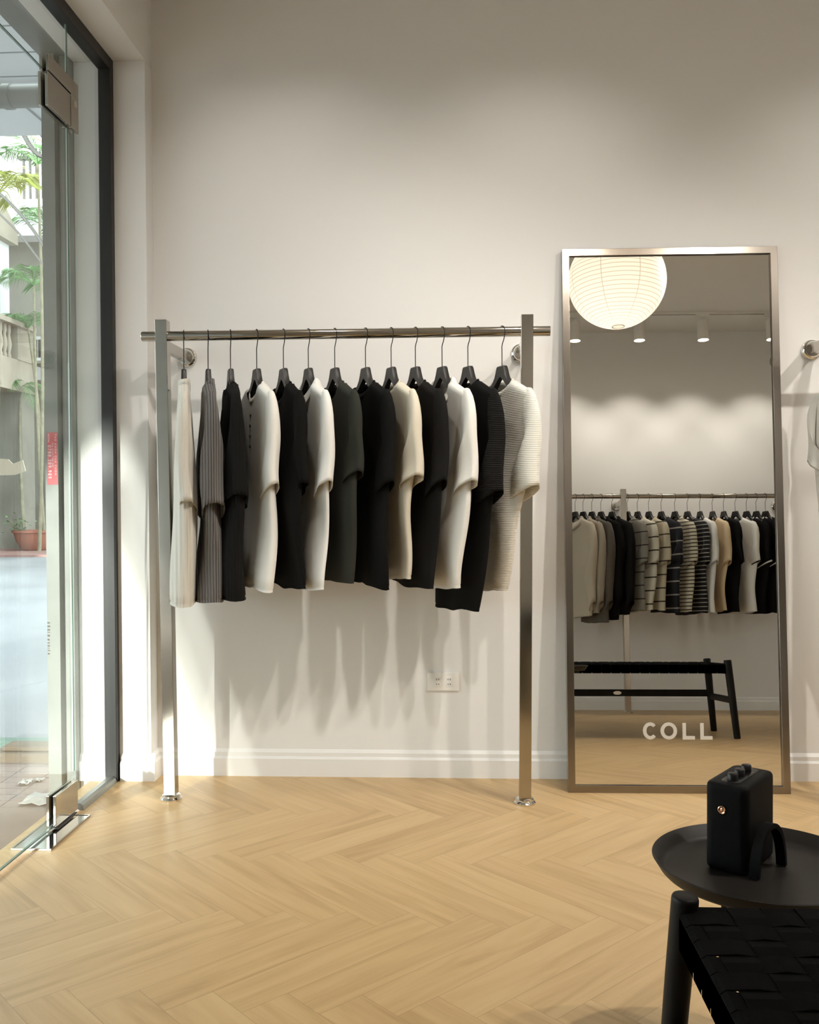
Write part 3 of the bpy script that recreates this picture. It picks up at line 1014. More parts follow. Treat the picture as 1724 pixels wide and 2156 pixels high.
# ------------------------------------------------------------------ tray table and speaker
TC = (0.5405, 1.711)
TZ = 0.376
table = tag(empty('tray_table', (*TC, 0)), 'low round black tray table standing behind the bench', 'side table')
tr = MB().lathe([(0, TZ), (0.164, TZ), (0.170, TZ + .0015), (0.175, TZ + .006), (0.1875, TZ + .0235), (0.1892, TZ + .0245), (0.1907, TZ + .0230), (0.1785, TZ + .0035), (0.172, TZ - .003), (0.166, TZ - .004), (0, TZ - .004)], 96)
tr.build('tray', M_TRAY, table, smooth=True, angle=50)
rg = MB().tube([(0.14 * cos(2 * pi * k / 48), 0.14 * sin(2 * pi * k / 48), TZ - 0.009) for k in range(49)], 0.005, 8, caps=False)
rg.build('support_ring', M_TRAY, table, smooth=True)
for a in (227, 244, 47, 64):
    p = (0.14 * cos(R(a)), 0.14 * sin(R(a)))
    MB().cyl((*p, 0), (*p, TZ - 0.008), 0.0048, n=12).build('leg', M_TRAY, table, smooth=True)

spk = empty('portable_speaker', (0.518, 1.765, TZ), math.atan2(0.12, 0.089))
tag(spk, 'small black portable speaker standing on the round tray table', 'speaker')
SL, SWd, SH = 0.146, 0.078, 0.158       # length along local x, width, height


def rbox(hx, hy, z0, z1, r, n=8, round_z=0.012):
    mb = MB()
    rings = []
    zs = [(0, 0.55), (0.15, 0.84), (0.45, 0.97), (1, 1.0)]
    prof = [(z0 + round_z * t, s) for t, s in zs] + [(z1 - round_z * t, s) for t, s in reversed(zs)]
    for z, s in prof:
        ins = (1 - s) * round_z * 1.6
        ring = []
        for cxs, cys, a0 in ((1, 1, 0), (-1, 1, 90), (-1, -1, 180), (1, -1, 270)):
            for k in range(n + 1):
                a = R(a0 + 90 * k / n)
                ring.append((cxs * (hx - r) + (r - ins) * cos(a), cys * (hy - r) + (r - ins) * sin(a), z))
        rings.append(ring)
    return mb.loft(rings)


rbox(SL / 2, SWd / 2, 0.0005, SH, 0.016).build('speaker_case', M_SPK, spk, smooth=True, angle=50)
rbox(SL / 2 - 0.016, SWd / 2 - 0.022, SH - 0.002, SH + 0.0012, 0.012, round_z=0.0012).build('control_panel', M_SPKTOP, spk, smooth=True, angle=50)
for x in (-0.038, -0.004, 0.030):
    kb = MB().lathe([(0.0, 0.0125), (0.0078, 0.0125), (0.0092, 0.011), (0.0095, 0.0), (0.0, 0.0)], 24, (x, 0, SH + 0.001))
    kb.build('control_knob', M_SPKTOP, spk, smooth=True, angle=50)
jk = MB()
jk.loft([[(-SL / 2 - t, 0.006 + r * cos(2 * pi * k / 24), 0.112 + r * sin(2 * pi * k / 24)) for k in range(24)] for r, t in ((0.0075, -0.001), (0.0075, 0.0022), (0.0060, 0.0034), (0.0042, 0.0026), (0.0036, 0.0005))], caps=False)
jk.loft([[(-SL / 2 - 0.0012 - t, 0.006 + r * cos(2 * pi * k / 12), 0.112 + r * sin(2 * pi * k / 12)) for k in range(12)] for r, t in ((0.0042, 0.0), (0.0015, 0.0006))])
j_ = jk.build('strap_stud', M_COPPER, spk, smooth=True, angle=50)
j_['label'] = 'round copper stud'
st = MB()
rings = []
for k in range(25):
    a = pi * k / 24
    px_, pz_ = -0.022 - 0.046 * cos(a), 0.002 + 0.082 * sin(a) ** 0.75
    nx_, nz_ = -cos(a), sin(a)
    yo = -SWd / 2 - 0.003 - 0.016 * (k / 24)
    rings.append([(px_ + nx_ * dn, yo + dy, pz_ + nz_ * dn) for dn, dy in ((-0.0045, 0.0), (0.0045, 0.0), (0.0045, -0.017), (-0.0045, -0.017))])
st.loft(rings)
st.build('carry_strap', M_SPK, spk, smooth=True, angle=50)

# ------------------------------------------------------------------ lantern
LR = 0.277
lan = tag(empty('paper_lantern', (0.968, 1.6, 2.573)), 'round white paper lantern hanging from ceiling, seen in the mirror', 'lantern')


def paper_mat():
    m = bpy.data.materials.new('rice_paper')
    m.use_nodes = True
    nt = m.node_tree
    for n in list(nt.nodes):
        if n.type != 'OUTPUT_MATERIAL':
            nt.nodes.remove(n)
    out = [n for n in nt.nodes if n.type == 'OUTPUT_MATERIAL'][0]
    tc = nt.nodes.new('ShaderNodeTexCoord')
    sp = nt.nodes.new('ShaderNodeSeparateXYZ')
    nt.links.new(tc.outputs['Object'], sp.inputs[0])
    lat = math_node(nt, 'ARCSINE', math_node(nt, 'MINIMUM', math_node(nt, 'MAXIMUM', math_node(nt, 'DIVIDE', sp.outputs['Z'], LR * 0.985), -1.0), 1.0))
    fr = math_node(nt, 'FRACT', math_node(nt, 'ADD', math_node(nt, 'MULTIPLY', lat, 36 / pi), 50.0))
    line = math_node(nt, 'LESS_THAN', fr, 0.13)
    lon = math_node(nt, 'ARCTAN2', sp.outputs['Y'], sp.outputs['X'])
    fr2 = math_node(nt, 'FRACT', math_node(nt, 'ADD', math_node(nt, 'MULTIPLY', lon, 8 / (2 * pi)), 50.37))
    seam = math_node(nt, 'LESS_THAN', fr2, 0.022)
    anyl = math_node(nt, 'MAXIMUM', math_node(nt, 'MULTIPLY', line, 0.55), math_node(nt, 'MULTIPLY', seam, 0.5))
    mx = nt.nodes.new('ShaderNodeMix')
    mx.data_type = 'RGBA'
    nt.links.new(anyl, mx.inputs[0])
    mx.inputs[6].default_value = (0.90, 0.87, 0.81, 1)
    mx.inputs[7].default_value = (0.22, 0.15, 0.09, 1)
    tl = nt.nodes.new('ShaderNodeBsdfTranslucent')
    df = nt.nodes.new('ShaderNodeBsdfDiffuse')
    nt.links.new(mx.outputs[2], tl.inputs['Color'])
    nt.links.new(mx.outputs[2], df.inputs['Color'])
    ms = nt.nodes.new('ShaderNodeMixShader')
    ms.inputs[0].default_value = 0.55
    nt.links.new(df.outputs[0], ms.inputs[1])
    nt.links.new(tl.outputs[0], ms.inputs[2])
    nt.links.new(ms.outputs[0], out.inputs[0])
    return m


pf = []
for k in range(0, 145):
    a = -pi / 2 + pi * k / 144
    r = LR * cos(a)
    if r < 0.034:
        continue
    pu = 1 - 0.006 * abs(cos(a * 36 / 1.0)) ** 6
    pf.append((r * pu, LR * sin(a) * 0.985 * pu))
lp = MB().lathe(pf, 64)
lp.build('paper_shade', paper_mat(), lan, smooth=True, angle=0)
MB().tube([(0.034 * cos(2 * pi * k / 32), 0.034 * sin(2 * pi * k / 32), -LR * 0.977) for k in range(33)], 0.003, 6, caps=False).build('wire_ring', M_CANWHITE, lan, smooth=True)
MB().cyl((0, 0, 0.06), (0, 0, ZC - 2.573), 0.003, n=8).build('cord', M_CANWHITE, lan)
MB().lathe([(0, 0.075), (0.016, 0.075), (0.018, 0.03), (0.0, 0.03)], 20).build('lamp_holder', M_CANWHITE, lan, smooth=True)
ld = bpy.data.lights.new('lantern_bulb', 'POINT')
ld.energy = LANTERN_W
ld.color = (1.0, 0.89, 0.77)
ld.shadow_soft_size = 0.05
lo = bpy.data.objects.new('bulb_light', ld)
COL.objects.link(lo)
lo.parent = lan
lo.location = (0, 0, -0.05)


# ------------------------------------------------------------------ track lights
def track(y, x0, x1, label):
    t = tag(empty('light_track', ((x0 + x1) / 2, y, ZC)), label, 'light track')
    h = (x1 - x0) / 2
    MB().box((-h, -0.017, -0.020), (h, 0.017, 0)).build('track_channel', M_CANWHITE, t)
    MB().box((-h + .01, -0.004, -0.0208), (h - .01, 0.004, -0.0198)).build('track_slot', M_DARK, t)


def spot(x, y, tx, ty, tz, watt, cone, label, group, blend=0.35, tilt=True):
    root = tag(empty('track_spotlight', (x, y, ZC - 0.02)), label, 'spotlight', group)
    MB().box((-0.05, -0.014, -0.022), (0.05, 0.014, 0.0)).build('track_adapter', M_CANWHITE, root)
    MB().cyl((0, 0, -0.02), (0, 0, -0.055), 0.008, n=12).build('stem', M_CANWHITE, root)
    aim = Vector((tx - x, ty - y, tz - (ZC - 0.15))).normalized()
    a0 = Vector((0, 0, -0.115))
    ax = (Vector((0, 0, -1)) * 0.75 + aim * 0.25).normalized() if tilt else Vector((0, 0, -1))
    p0, p1 = a0 - ax * 0.065, a0 + ax * 0.085
    can = MB()
    t_ = ax
    up = Vector((1, 0, 0))
    a = (up - t_ * up.dot(t_)).normalized()
    c = t_.cross(a)
    pr = [(0.0, p0), (0.040, p0), (0.043, p0 + ax * 0.004), (0.043, p1), (0.040, p1), (0.038, p1 - ax * 0.012)]
    can.loft([[p + (a * cos(2 * pi * k / 28) + c * sin(2 * pi * k / 28)) * r for k in range(28)] for r, p in pr], caps=False)
    can.build('lamp_can', M_CANWHITE, root, smooth=True, angle=40)
    lens = MB()
    lens.add([p1 - ax * 0.010 + (a * cos(2 * pi * k / 28) + c * sin(2 * pi * k / 28)) * 0.0385 for k in range(28)], [tuple(range(28))])
    lens.build('lens', M_LENS, root)
    d = bpy.data.lights.new('spot_beam', 'SPOT')
    d.energy = watt
    d.color = WARM
    d.spot_size = R(cone)
    d.spot_blend = blend
    d.shadow_soft_size = 0.03
    o = bpy.data.objects.new('spot_beam', d)
    COL.objects.link(o)
    o.parent = root
    o.location = p1 + ax * 0.004
    o.rotation_euler = aim.to_track_quat('-Z', 'Y').to_euler()
    return root


track(2.55, -0.95, 2.7, 'white ceiling track with spotlights facing the back wall')
for x, tx, nm in ((-0.60, -0.62, 'leftmost'), (0.28, 0.27, 'middle'), (1.55, 1.55, 'third'), (2.3, 2.3, 'rightmost')):
    spot(x, 2.55, tx, YB, 1.55, SPOT_W, 94, 'white track spotlight above the back wall, %s of its track' % nm, 'spotlights facing the back wall', blend=1.0)
track(1.58, -0.8, 2.6, 'white ceiling track with flood lamps in the middle of the room')
for x, tx, nm in ((0.75, -0.65, 'nearest the glass front'), (1.5, 0.1, 'middle one'), (2.3, 1.0, 'farthest from the glass front')):
    spot(x, 1.58, tx, 3.35, 0.0, FLOOD_W, 84, 'white flood lamp on the mid-room track, %s' % nm, 'flood lamps of the mid-room track', blend=1.0)
track(-0.15, 0.6, 2.75, 'white ceiling track above the reflected clothes rail')
for x, nm in ((0.99, 'partly behind the lantern at left'), (1.475, 'at the right edge of the lantern'), (1.955, 'right of the lantern, whole'), (2.47, 'cut by the mirror edge')):
    spot(x, -0.15, x, YF, 1.5, BACK_SPOT_W, 84, 'white track spotlight in the mirror, %s' % nm, 'spotlights above the reflected rail', blend=0.75, tilt=False)

# ------------------------------------------------------------------ outside the glass
M_GREYCOL = mat('grey_shutter_steel', (0.21, 0.22, 0.20), 0.45, var=0.18, var_scale=5)
M_PAVE = mat('pavement_stone', (0.30, 0.25, 0.225), 0.9, spec=0.04, var=0.12, var_scale=3)
M_STREET = mat('street_concrete', (0.24, 0.25, 0.265), 0.85, spec=0.1, var=0.12, var_scale=0.6)
M_PINK = mat('pink_paving', (0.32, 0.19, 0.17), 0.85, var=0.15, var_scale=2)
M_PANEL = mat('white_canopy_panel', (0.62, 0.64, 0.64), 0.5)
M_JOINT = mat('panel_joint', (0.25, 0.26, 0.26), 0.7)
M_PIPE = mat('grey_pipe', (0.20, 0.20, 0.185), 0.5, var=0.15, var_scale=4)
M_CABLE = mat('black_cable', (0.05, 0.05, 0.045), 0.6)
M_YCABLE = mat('tan_cable', (0.55, 0.42, 0.24), 0.6)
M_BRICK = mat('dark_brick_joint', (0.22, 0.18, 0.16), 0.9)
M_FACADE = mat('cream_render', (0.36, 0.32, 0.255), 0.85, var=0.15, var_scale=1.5)
M_FACADEW = mat('white_render', (0.78, 0.80, 0.82), 0.85)
M_FACADED = mat('grey_green_render', (0.26, 0.25, 0.21), 0.85, var=0.2, var_scale=1.2)
M_SHADE = mat('dark_shop_interior', (0.13, 0.125, 0.11), 0.9)
M_TERRA = mat('terracotta', (0.34, 0.13, 0.085), 0.75, var=0.15, var_scale=3)
M_SOIL = mat('soil', (0.04, 0.03, 0.02), 0.95)
M_TRUNK = mat('palm_stem', (0.26, 0.24, 0.16), 0.8, var=0.25, var_scale=8)
M_FROND = mat('palm_leaf', (0.15, 0.30, 0.11), 0.55, var=0.3, var_scale=2)
M_FRONDY = mat('palm_leaf_yellow', (0.36, 0.40, 0.08), 0.55, var=0.3, var_scale=2)
M_PAPER = mat('litter_paper', (0.42, 0.41, 0.385), 0.8)
M_PLANK = mat('pale_plank', (0.15, 0.115, 0.08), 0.7, var=0.15, var_scale=9)
M_MINT = mat('mint_green_board', (0.10, 0.17, 0.14), 0.6)
M_RED = mat('red_sticker', (0.62, 0.075, 0.09), 0.5)
M_STKTXT = mat('sticker_white_print', (0.85, 0.80, 0.78), 0.5)
M_CANVAS = mat('cream_canvas', (0.62, 0.54, 0.42), 0.8)
M_CHAIR = mat('lilac_grey_plastic', (0.55, 0.53, 0.57), 0.5)

struct(MB().box((-7.0, -9, -0.25), (-1.365, 4.02, -0.10)).build('ground_pavement', M_PAVE))
pj = MB()
for k in range(9):
    y = 3.36 + 0.075 * k
    pj.box((-2.6, y, -0.1005), (-1.66, y + 0.004, -0.0992))
for k in range(7):
    x = -2.55 + 0.14 * k
    pj.box((x, 3.36, -0.1005), (x + 0.004, 3.96, -0.0991))
struct(pj.build('trim_paving_joints', M_BRICK))
struct(MB().box((-60, 4.02, -0.30), (30, 19.2, -0.17)).build('ground_street', M_STREET))
struct(MB().box((-60, -60, -0.32), (30, 4.02, -0.26)).build('ground_near', M_STREET))
struct(MB().box((-60, 19.2, -0.30), (30, 60, -0.12)).build('ground_far_pavement', M_PINK))

sh = MB()
sh.box((-1.500, 3.40, -0.1), (-1.452, 3.54, 2.66))
sh.box((-1.452, 3.44, -0.1), (-1.440, 3.54, 2.66))
sh.box((-1.440, 3.42, -0.1), (-1.407, 3.54, 2.66))
col = tag(sh.build('shutter_guide', M_GREYCOL), 'grey steel shutter guide column outside the glass door', 'shutter guide')
MB().box((-1.4925, 3.3985, 1.099), (-1.4535, 3.3998, 1.289)).build('phone_number_sticker', M_RED, col)
bpy.data.objects['phone_number_sticker']['label'] = 'red sticker with a white telephone number'
stk = bpy.data.objects['phone_number_sticker']
RT = (pi / 2, R(90), 0)
RTM = Matrix.Rotation(pi / 2, 4, 'X') @ Matrix.Rotation(-pi / 2, 4, 'Z')
RTE = RTM.to_euler()
text_mesh('sticker_number', '0788.289.989', 0.0175, M_STKTXT, stk, (-1.4885, 3.3982, 1.243), RTE, space=1.28)
text_mesh('sticker_print', 'THO KHOA CUA CUON', 0.0098, M_STKTXT, stk, (-1.4640, 3.3982, 1.284), RTE, space=1.55)
text_mesh('sticker_print', 'SUA CHUA TAN NOI', 0.0075, M_STKTXT, stk, (-1.4735, 3.3982, 1.252), RTE, space=1.35)
text_mesh('sticker_print', 'HOTLINE', 0.0075, M_STKTXT, stk, (-1.4885, 3.3982, 1.285), RTE)
smk = MB()
rn = random.Random(5)
z = 0.60
while z > 0.485:
    hgt = rn.uniform(0.004, 0.012)
    smk.box((-1.4985, 3.3988, z - hgt), (-1.4925 + rn.uniform(0, .003), 3.3999, z - hgt * 0.45))
    z -= hgt + 0.003
smk.build('stencil_marks', M_DARK, col)
bm_ = tag(MB().box((-1.512, -0.9, 2.66), (-1.4075, 3.56, 2.80)).build('shutter_housing', M_GREYCOL), 'grey steel shutter beam running above the outside of the glass front', 'shutter beam')

# canopy over the pavement: panels between dark joints
struct(MB().box((-7, -1.0, 3.2), (-1.412, 4.85, 3.3)).build('ceiling_canopy', M_PANEL))
cj = MB()
for k in range(8):
    y = 4.0 + 0.16 * (k - 4) * 1.6
    cj.box((-6.9, y, 3.1992), (-1.52, y + 0.012, 3.2004))
cj.build('canopy_joints', M_JOINT, bpy.data.objects['ceiling_canopy'])
pp = tag(empty('drain_pipe', (-2.6, 4.93, 3.165)), 'thick grey drain pipe under the far edge of the street canopy', 'pipe')
MB().cyl((-3.5, 0, 0), (1.1, 0, 0), 0.058, n=24).build('pipe_tube', M_PIPE, pp, smooth=True)
MB().cyl((0.23, 0, 0), (0.27, 0, 0), 0.065, n=24).build('pipe_collar', M_PIPE, pp, smooth=True)
aw = tag(empty('awning', (-2.4, 5.75, 3.4)), 'white awning panel beyond the pipe over the street', 'awning')
mb = MB()
mb.loft([[(x, -0.60, 0.02), (x, 0.30, 0.0), (x, 0.37, 0.02), (x, 0.39, 0.10), (x, -0.60, 0.12)] for x in (-3.0, 1.0)])
mb.build('awning_skin', M_PANEL, aw, smooth=True, angle=30)
MB().bar((-0.20, -0.60, 0.015), (-0.16, 0.33, -0.001), 0.012, 0.012).build('awning_seam', M_JOINT, aw)


def cable(name, pts, r, m, label):
    pts = [Vector(p) for p in pts]
    out = []
    n = len(pts)
    for i in range(n - 1):
        p0, p1, p2, p3 = pts[max(i - 1, 0)], pts[i], pts[i + 1], pts[min(i + 2, n - 1)]
        for k in range(8):
            t = k / 8
            out.append(0.5 * ((2 * p1) + (p2 - p0) * t + (2 * p0 - 5 * p1 + 4 * p2 - p3) * t * t + (3 * p1 - p0 - 3 * p2 + p3) * t ** 3))
    out.append(pts[-1])
    return tag(MB().tube(out, r, 6).build(name, m, smooth=True), label, 'cable')


cable('power_cable', [(-3.729, 8.000, 4.242), (-3.680, 8.000, 4.148), (-3.598, 8.000, 4.021), (-3.504, 8.000, 3.963), (-3.276, 8.000, 3.958)], 0.020, M_CABLE, 'thick black cable looping down below the white awning')
cable('power_cable', [(-3.881, 8.400, 4.367), (-3.764, 8.400, 4.292), (-3.569, 8.400, 4.191), (-3.354, 8.400, 4.080)], 0.016, M_YCABLE, 'tan and black cable slanting under the awning')
cable('power_cable', [(-4.045, 9.000, 4.638), (-3.871, 9.000, 4.416), (-3.641, 9.000, 4.139)], 0.020, M_CABLE, 'upper black cable slanting behind the tan cable')
cable('power_cable', [(-5.976, 12.000, 5.070), (-5.667, 12.000, 4.791), (-5.390, 12.000, 4.452), (-5.127, 12.000, 4.023)], 0.020, M_CABLE, 'black street cable crossing the pale slanting roof')
cable('power_cable', [(-5.424, 11.000, 4.456), (-5.141, 11.000, 4.172), (-4.944, 11.000, 3.918), (-4.702, 11.000, 3.608)], 0.012, M_CABLE, 'thin black street cable below the slanting roof')

# far side: house along the street (faces +x), with balustrade, shop opening
hx = -10.0
hs = tag(empty('house', (hx, 21.0, 0)), 'cream house with balustrade balcony across the street', 'building')
MB().box((-4, -9, 3.5), (0, 1.25, 4.21)).build('fascia', M_FACADE, hs)
MB().box((-4, -9, 4.95), (0.12, 1.0, 5.06)).build('balcony_cap', M_FACADE, hs)
MB().box((-0.25, 0.25, 4.21), (0.02, 1.1, 4.95)).build('balcony_pier', M_FACADE, hs)
for k in range(7):
    y = -1.2 + 0.20 * k
    bl = MB().lathe([(0.05, 0), (0.06, 0.05), (0.04, 0.12), (0.075, 0.30), (0.04, 0.52), (0.055, 0.60), (0.05, 0.74)], 10, (-0.08, y, 4.21))
    bl.build('baluster', M_FACADE, hs, smooth=True)
MB().box((-5, -9, 4.21), (-0.8, 1.2, 4.95)).build('balcony_back', M_FACADED, hs)
MB().box((-6, -9, 5.06), (-0.5, 0.95, 7.0)).build('upper_wall', M_FACADEW, hs)
mb = MB()
mb.prism([(-9, 7.0), (1.0, 7.0), (1.0, 7.3), (-1.2, 8.9), (-9, 8.9)], 0, -6, -0.3)
mb.build('gable', M_FACADE, hs)
MB().box((-4, -9, -0.12), (-1.2, 0.8, 3.5)).build('shop_recess', M_SHADE, hs)
MB().box((-1.2, 0.55, -0.12), (-0.05, 1.2, 3.5)).build('shop_pier', M_FACADED, hs)
h2 = tag(empty('house', (-8.6, 26.5, 0)), 'grey green house behind the palms with a railed balcony', 'building')
MB().box((-9, -3.0, -0.12), (3.2, 4, 4.0)).build('ground_wall', M_FACADED, h2)
MB().box((-9, -3.2, 4.0), (3.2, 4, 4.55)).build('white_fascia', M_FACADEW, h2)
MB().box((-9, -2.6, 4.55), (3.2, 4, 7.6)).build('middle_wall', M_FACADED, h2)
MB().box((-9, -3.2, 7.6), (3.2, 4, 8.5)).build('roof_slab', M_FACADEW, h2)
MB().box((-9, -2.4, 8.5), (3.2, 4, 14)).build('top_wall', M_FACADEW, h2)
for k in range(9):
    MB().box((-2.2 + 0.16 * k, -3.15, 8.5), (-2.15 + 0.16 * k, -3.10, 9.5)).build('railing_bar', M_CABLE, h2)
MB().box((-2.3, -3.2, 9.5), (-0.7, -3.05, 9.58)).build('railing_top', M_CABLE, h2)

ac = tag(empty('air_conditioner', (-9.75, 22.45, 4.30)), 'white air conditioner box with dark grille behind the palm stems', 'air conditioner')
MB().box((-0.3, -0.36, 0), (0.30, 0.36, 0.58)).build('case', M_FACADEW, ac)
for k in range(5):
    MB().box((-0.22 + 0.09 * k, -0.375, 0.08), (-0.16 + 0.09 * k, -0.358, 0.50)).build('grille_slot', M_DARK, ac)
MB().box((-0.4, -0.4, -0.06), (0.6, 0.4, 0)).build('support_shelf', M_FACADED, ac)
sg = tag(MB().box((-9.55, 22.9, 3.55), (-9.2, 22.95, 3.78)).build('sign_plate', M_PIPE), 'small dark sign plate on the white ledge below the air conditioner', 'sign')

# big terracotta bowl with palm clump
PB = Vector((-9.5, 20.95, -0.12))
pot = tag(empty('bowl_planter', PB), 'wide terracotta bowl planter on the far pavement', 'planter')
MB().lathe([(0.0, 0.0), (0.26, 0.0), (0.30, 0.03), (0.41, 0.24), (0.45, 0.39), (0.49, 0.40), (0.49, 0.45), (0.44, 0.45), (0.42, 0.38), (0.0, 0.36)], 40).build('bowl', M_TERRA, pot, smooth=True, angle=40)
MB().lathe([(0.0, 0.42), (0.24, 0.415), (0.422, 0.39)], 30).build('soil', M_SOIL, pot, smooth=True)


def frond(length, droop, m, parent, base, az, elev, rnd, leaf=0.40, nl=22):
    """one arching feather leaf"""
    mb = MB()
    d = Vector((cos(az), sin(az), 0))
    side = Vector((-sin(az), cos(az), 0))
    pts = []
    for i in range(nl + 1):
        t = i / nl
        h = length * (t * sin(elev) - droop * t * t)
        r_ = length * t * cos(elev) * (1 - 0.15 * t)
        pts.append(base + d * r_ + Vector((0, 0, h)))
    mb.tube(pts, [0.014 * (1 - 0.85 * i / nl) + 0.003 for i in range(nl + 1)], 5)
    for i in range(3, nl):
        t = i / nl
        tan = (pts[i + 1] - pts[i - 1]).normalized()
        ll = leaf * length * (sin(pi * min(1, t * 0.9 + 0.12)) ** 0.7)
        for sg in (-1, 1):
            dirv = (side * sg * 0.8 + tan * 0.75 + Vector((0, 0, -0.25 + rnd.uniform(-.12, .12)))).normalized()
            p = pts[i]
            q = p + dirv * ll * 0.5 + Vector((0, 0, 0.02))
            e = p + dirv * ll + Vector((0, 0, -0.18 * ll))
            wv = tan * 0.0100 * length
            mb.add([p - wv * .4, q - wv, e, q + wv, p + wv * .4], [(0, 1, 2, 3, 4)])
    return mb.build('frond', m, parent)


def palm(foot, crown, nf, ln, m, label, seed, droop=0.55, elev=0.9):
    rnd = random.Random(seed)
    foot, crown = Vector(foot), Vector(crown)
    root = tag(empty('palm_tree', foot), label, 'palm', 'palms across the street')
    d = crown - foot
    bend = Vector((rnd.uniform(-.1, .1), rnd.uniform(-.1, .1), 0))
    MB().tube([d * t + bend * sin(pi * t) for t in [i / 12 for i in range(13)]], [0.045 - 0.018 * i / 12 for i in range(13)], 8).build('stem', M_TRUNK, root, smooth=True)
    for k in range(nf):
        frond(ln * rnd.uniform(0.8, 1.1), droop * rnd.uniform(0.7, 1.3), m, root, d, 2 * pi * k / nf + rnd.uniform(-.3, .3), elev * rnd.uniform(0.55, 1.25), rnd)
    return root


zb = PB + Vector((0, 0, 0.40))
palm(zb + Vector((-0.25, 0, 0)), (-10.101, 21.600, 3.618), 7, 1.0, M_FROND, 'shortest palm with fan crown low over the planter', 1, 0.9, 0.7)
palm(zb + Vector((0.1, 0.05, 0)), (-9.803, 21.400, 4.951), 9, 1.15, M_FROND, 'green palm whose crown hides the balcony end', 2)
palm(zb + Vector((0.25, -0.1, 0)), (-9.568, 21.200, 5.880), 9, 1.3, M_FROND, 'tall green palm crown against the white house wall', 3)
palm((-9.0, 23.0, -0.12), (-9.814, 22.500, 7.537), 9, 1.5, M_FROND, 'tall palm beside the shutter column', 4)
palm((-9.7, 19.5, -0.12), (-9.316, 19.000, 7.220), 11, 1.6, M_FRONDY, 'sunlit yellow green palm at the left edge', 5)
palm((-9.2, 20.5, -0.12), (-8.916, 20.000, 8.184), 9, 1.4, M_FROND, 'highest palm with fronds under the black cables', 6)
pl = tag(empty('potted_shrub', zb + Vector((-0.35, -0.1, 0))), 'small leafy green plant in the terracotta bowl', 'plant')
rn = random.Random(8)
mb = MB()
for k in range(90):
    p = Vector((rn.gauss(0, 0.16), rn.gauss(0, 0.14), abs(rn.gauss(0.12, 0.12))))
    a = rn.uniform(0, 6.28)
    d = Vector((cos(a), sin(a), rn.uniform(-.2, .6))) * 0.09
    s = Vector((-sin(a), cos(a), 0)) * 0.03
    mb.add([p, p + d * .5 + s, p + d, p + d * .5 - s], [(0, 1, 2, 3)])
mb.build('leaves', M_FROND, pl)
mb = MB()
for k in range(8):
    mb.tube([(0, 0, 0), (rn.gauss(0, .1), rn.gauss(0, .1), 0.28)], 0.006, 5)
mb.build('stems', M_TRUNK, pl)

ch = tag(empty('plastic_chair', (-8.85, 21.9, -0.12)), 'lilac grey plastic chair beside the terracotta bowl', 'chair')
MB().box((-0.28, -0.25, 0.52), (0.28, 0.25, 0.58)).build('seat', M_CHAIR, ch, bevel=0.02)
MB().bar((-0.02, 0.22, 0.58), (-0.02, 0.36, 1.35), 0.52, 0.04, up=(0, -1, 0)).build('backrest', M_CHAIR, ch, bevel=0.015)
for sx in (-.24, .24):
    for sy in (-.21, .21):
        MB().cyl((sx * 1.15, sy * 1.15, 0), (sx, sy, 0.52), 0.025, n=8).build('leg', M_CHAIR, ch)

# things lying near the door outside
pk = tag(empty('wooden_plank', (-1.86, 4.13, -0.17)), 'pale wooden planks lying at the pavement edge outside', 'plank')
MB().box((-0.17, -0.11, 0.05), (0.5, 0.04, 0.11)).build('board', M_PLANK, pk, bevel=0.003)
MB().box((-0.14, -0.07, 0.11), (0.5, 0.03, 0.13)).build('board', M_PLANK, pk, bevel=0.003)
mt = tag(MB().box((-2.35, 4.42, -0.17), (-1.40, 4.49, -0.11)).build('board', M_MINT, bevel=0.003), 'mint green board lying on the street beyond the planks', 'board')
rn = random.Random(12)


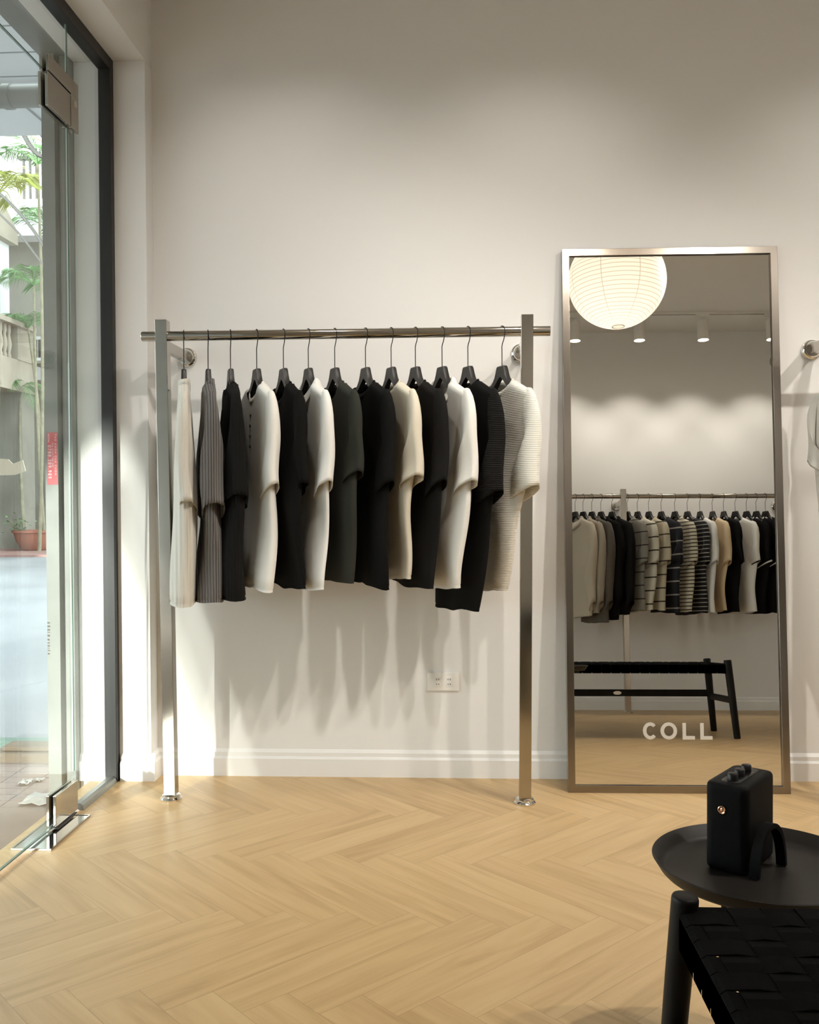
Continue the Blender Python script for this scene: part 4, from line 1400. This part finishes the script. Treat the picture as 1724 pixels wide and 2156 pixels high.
def litter(name, c, s, label):
    n = 6
    vs, fs = [], []
    for i in range(n):
        for j in range(n):
            vs.append((c[0] + s[0] * (i / (n - 1) - .5) + rn.uniform(-.1, .1) * s[0] / n, c[1] + s[1] * (j / (n - 1) - .5), c[2] + 0.003 + rn.uniform(0, 0.012)))
    for i in range(n - 1):
        for j in range(n - 1):
            a = i * n + j
            fs.append((a, a + 1, a + n + 1, a + n))
    o = MB().add(vs, fs).build(name, M_PAPER)
    s_ = o.modifiers.new('thickness', 'SOLIDIFY')
    s_.thickness = 0.0015
    tag(o, label, 'litter', 'paper scraps on the pavement')


litter('paper_scrap', (-1.575, 3.52, -0.1), (0.13, 0.14), 'crumpled clear plastic sheet, largest scrap on the pavement outside')
litter('paper_scrap', (-1.735, 3.72, -0.1), (0.045, 0.05), 'small white paper scrap left of the crumpled sheet')
litter('paper_scrap', (-1.695, 3.76, -0.1), (0.03, 0.03), 'tiny paper scrap between the small scrap and the shutter column')
litter('paper_scrap', (-1.60, 3.79, -0.1), (0.05, 0.03), 'paper scrap nearest the shutter column foot')

cv = tag(empty('canvas_sheet', (-2.42, 5.0, -0.17)), 'cream canvas sheet reaching in from the left edge outside the glass', 'canvas')
mb = MB()
poly = [(-0.8, 1.20), (-0.045, 1.345), (-0.03, 1.43), (0.0, 1.435), (0.03, 1.40), (0.06, 1.405), (0.085, 1.42), (0.105, 1.37), (0.02, 1.335), (-0.8, 1.26)]
poly = [(-0.8, 1.33), (0.045, 1.345), (0.105, 1.365), (0.09, 1.425), (0.035, 1.405), (0.01, 1.43), (-0.05, 1.435), (-0.8, 1.44)]
mb.prism(poly, 1, 0, 0.006)
mb.build('canvas', M_CANVAS, cv)
MB().cyl((-0.75, 0.02, 0), (-0.75, 0.02, 1.5), 0.015, n=10).build('stand_pole', M_PIPE, cv)

# added unseen panel up the street: its cut lower edge shapes the sun patch
mb = MB()
mb.prism([(-7.0, 3.2), (-7.0, 1.3), (-3.7, 1.45), (-2.86, 2.22), (-2.38, 0.80), (-2.30, 0.10), (-1.34, 0.10), (-1.34, 3.2)], 1, -1.05, -0.95)
blocker = struct(mb.build('trim_sun_blocker', M_PANEL))
MB().bar((-2.86, -0.93, 2.0), (-2.36, -0.93, 0.6), 0.03, 0.06, up=(1, 0, 0)).build('sun_blocker_strut', M_PIPE, blocker)  # added unseen bar: throws a soft slanting shadow band across the sun patch
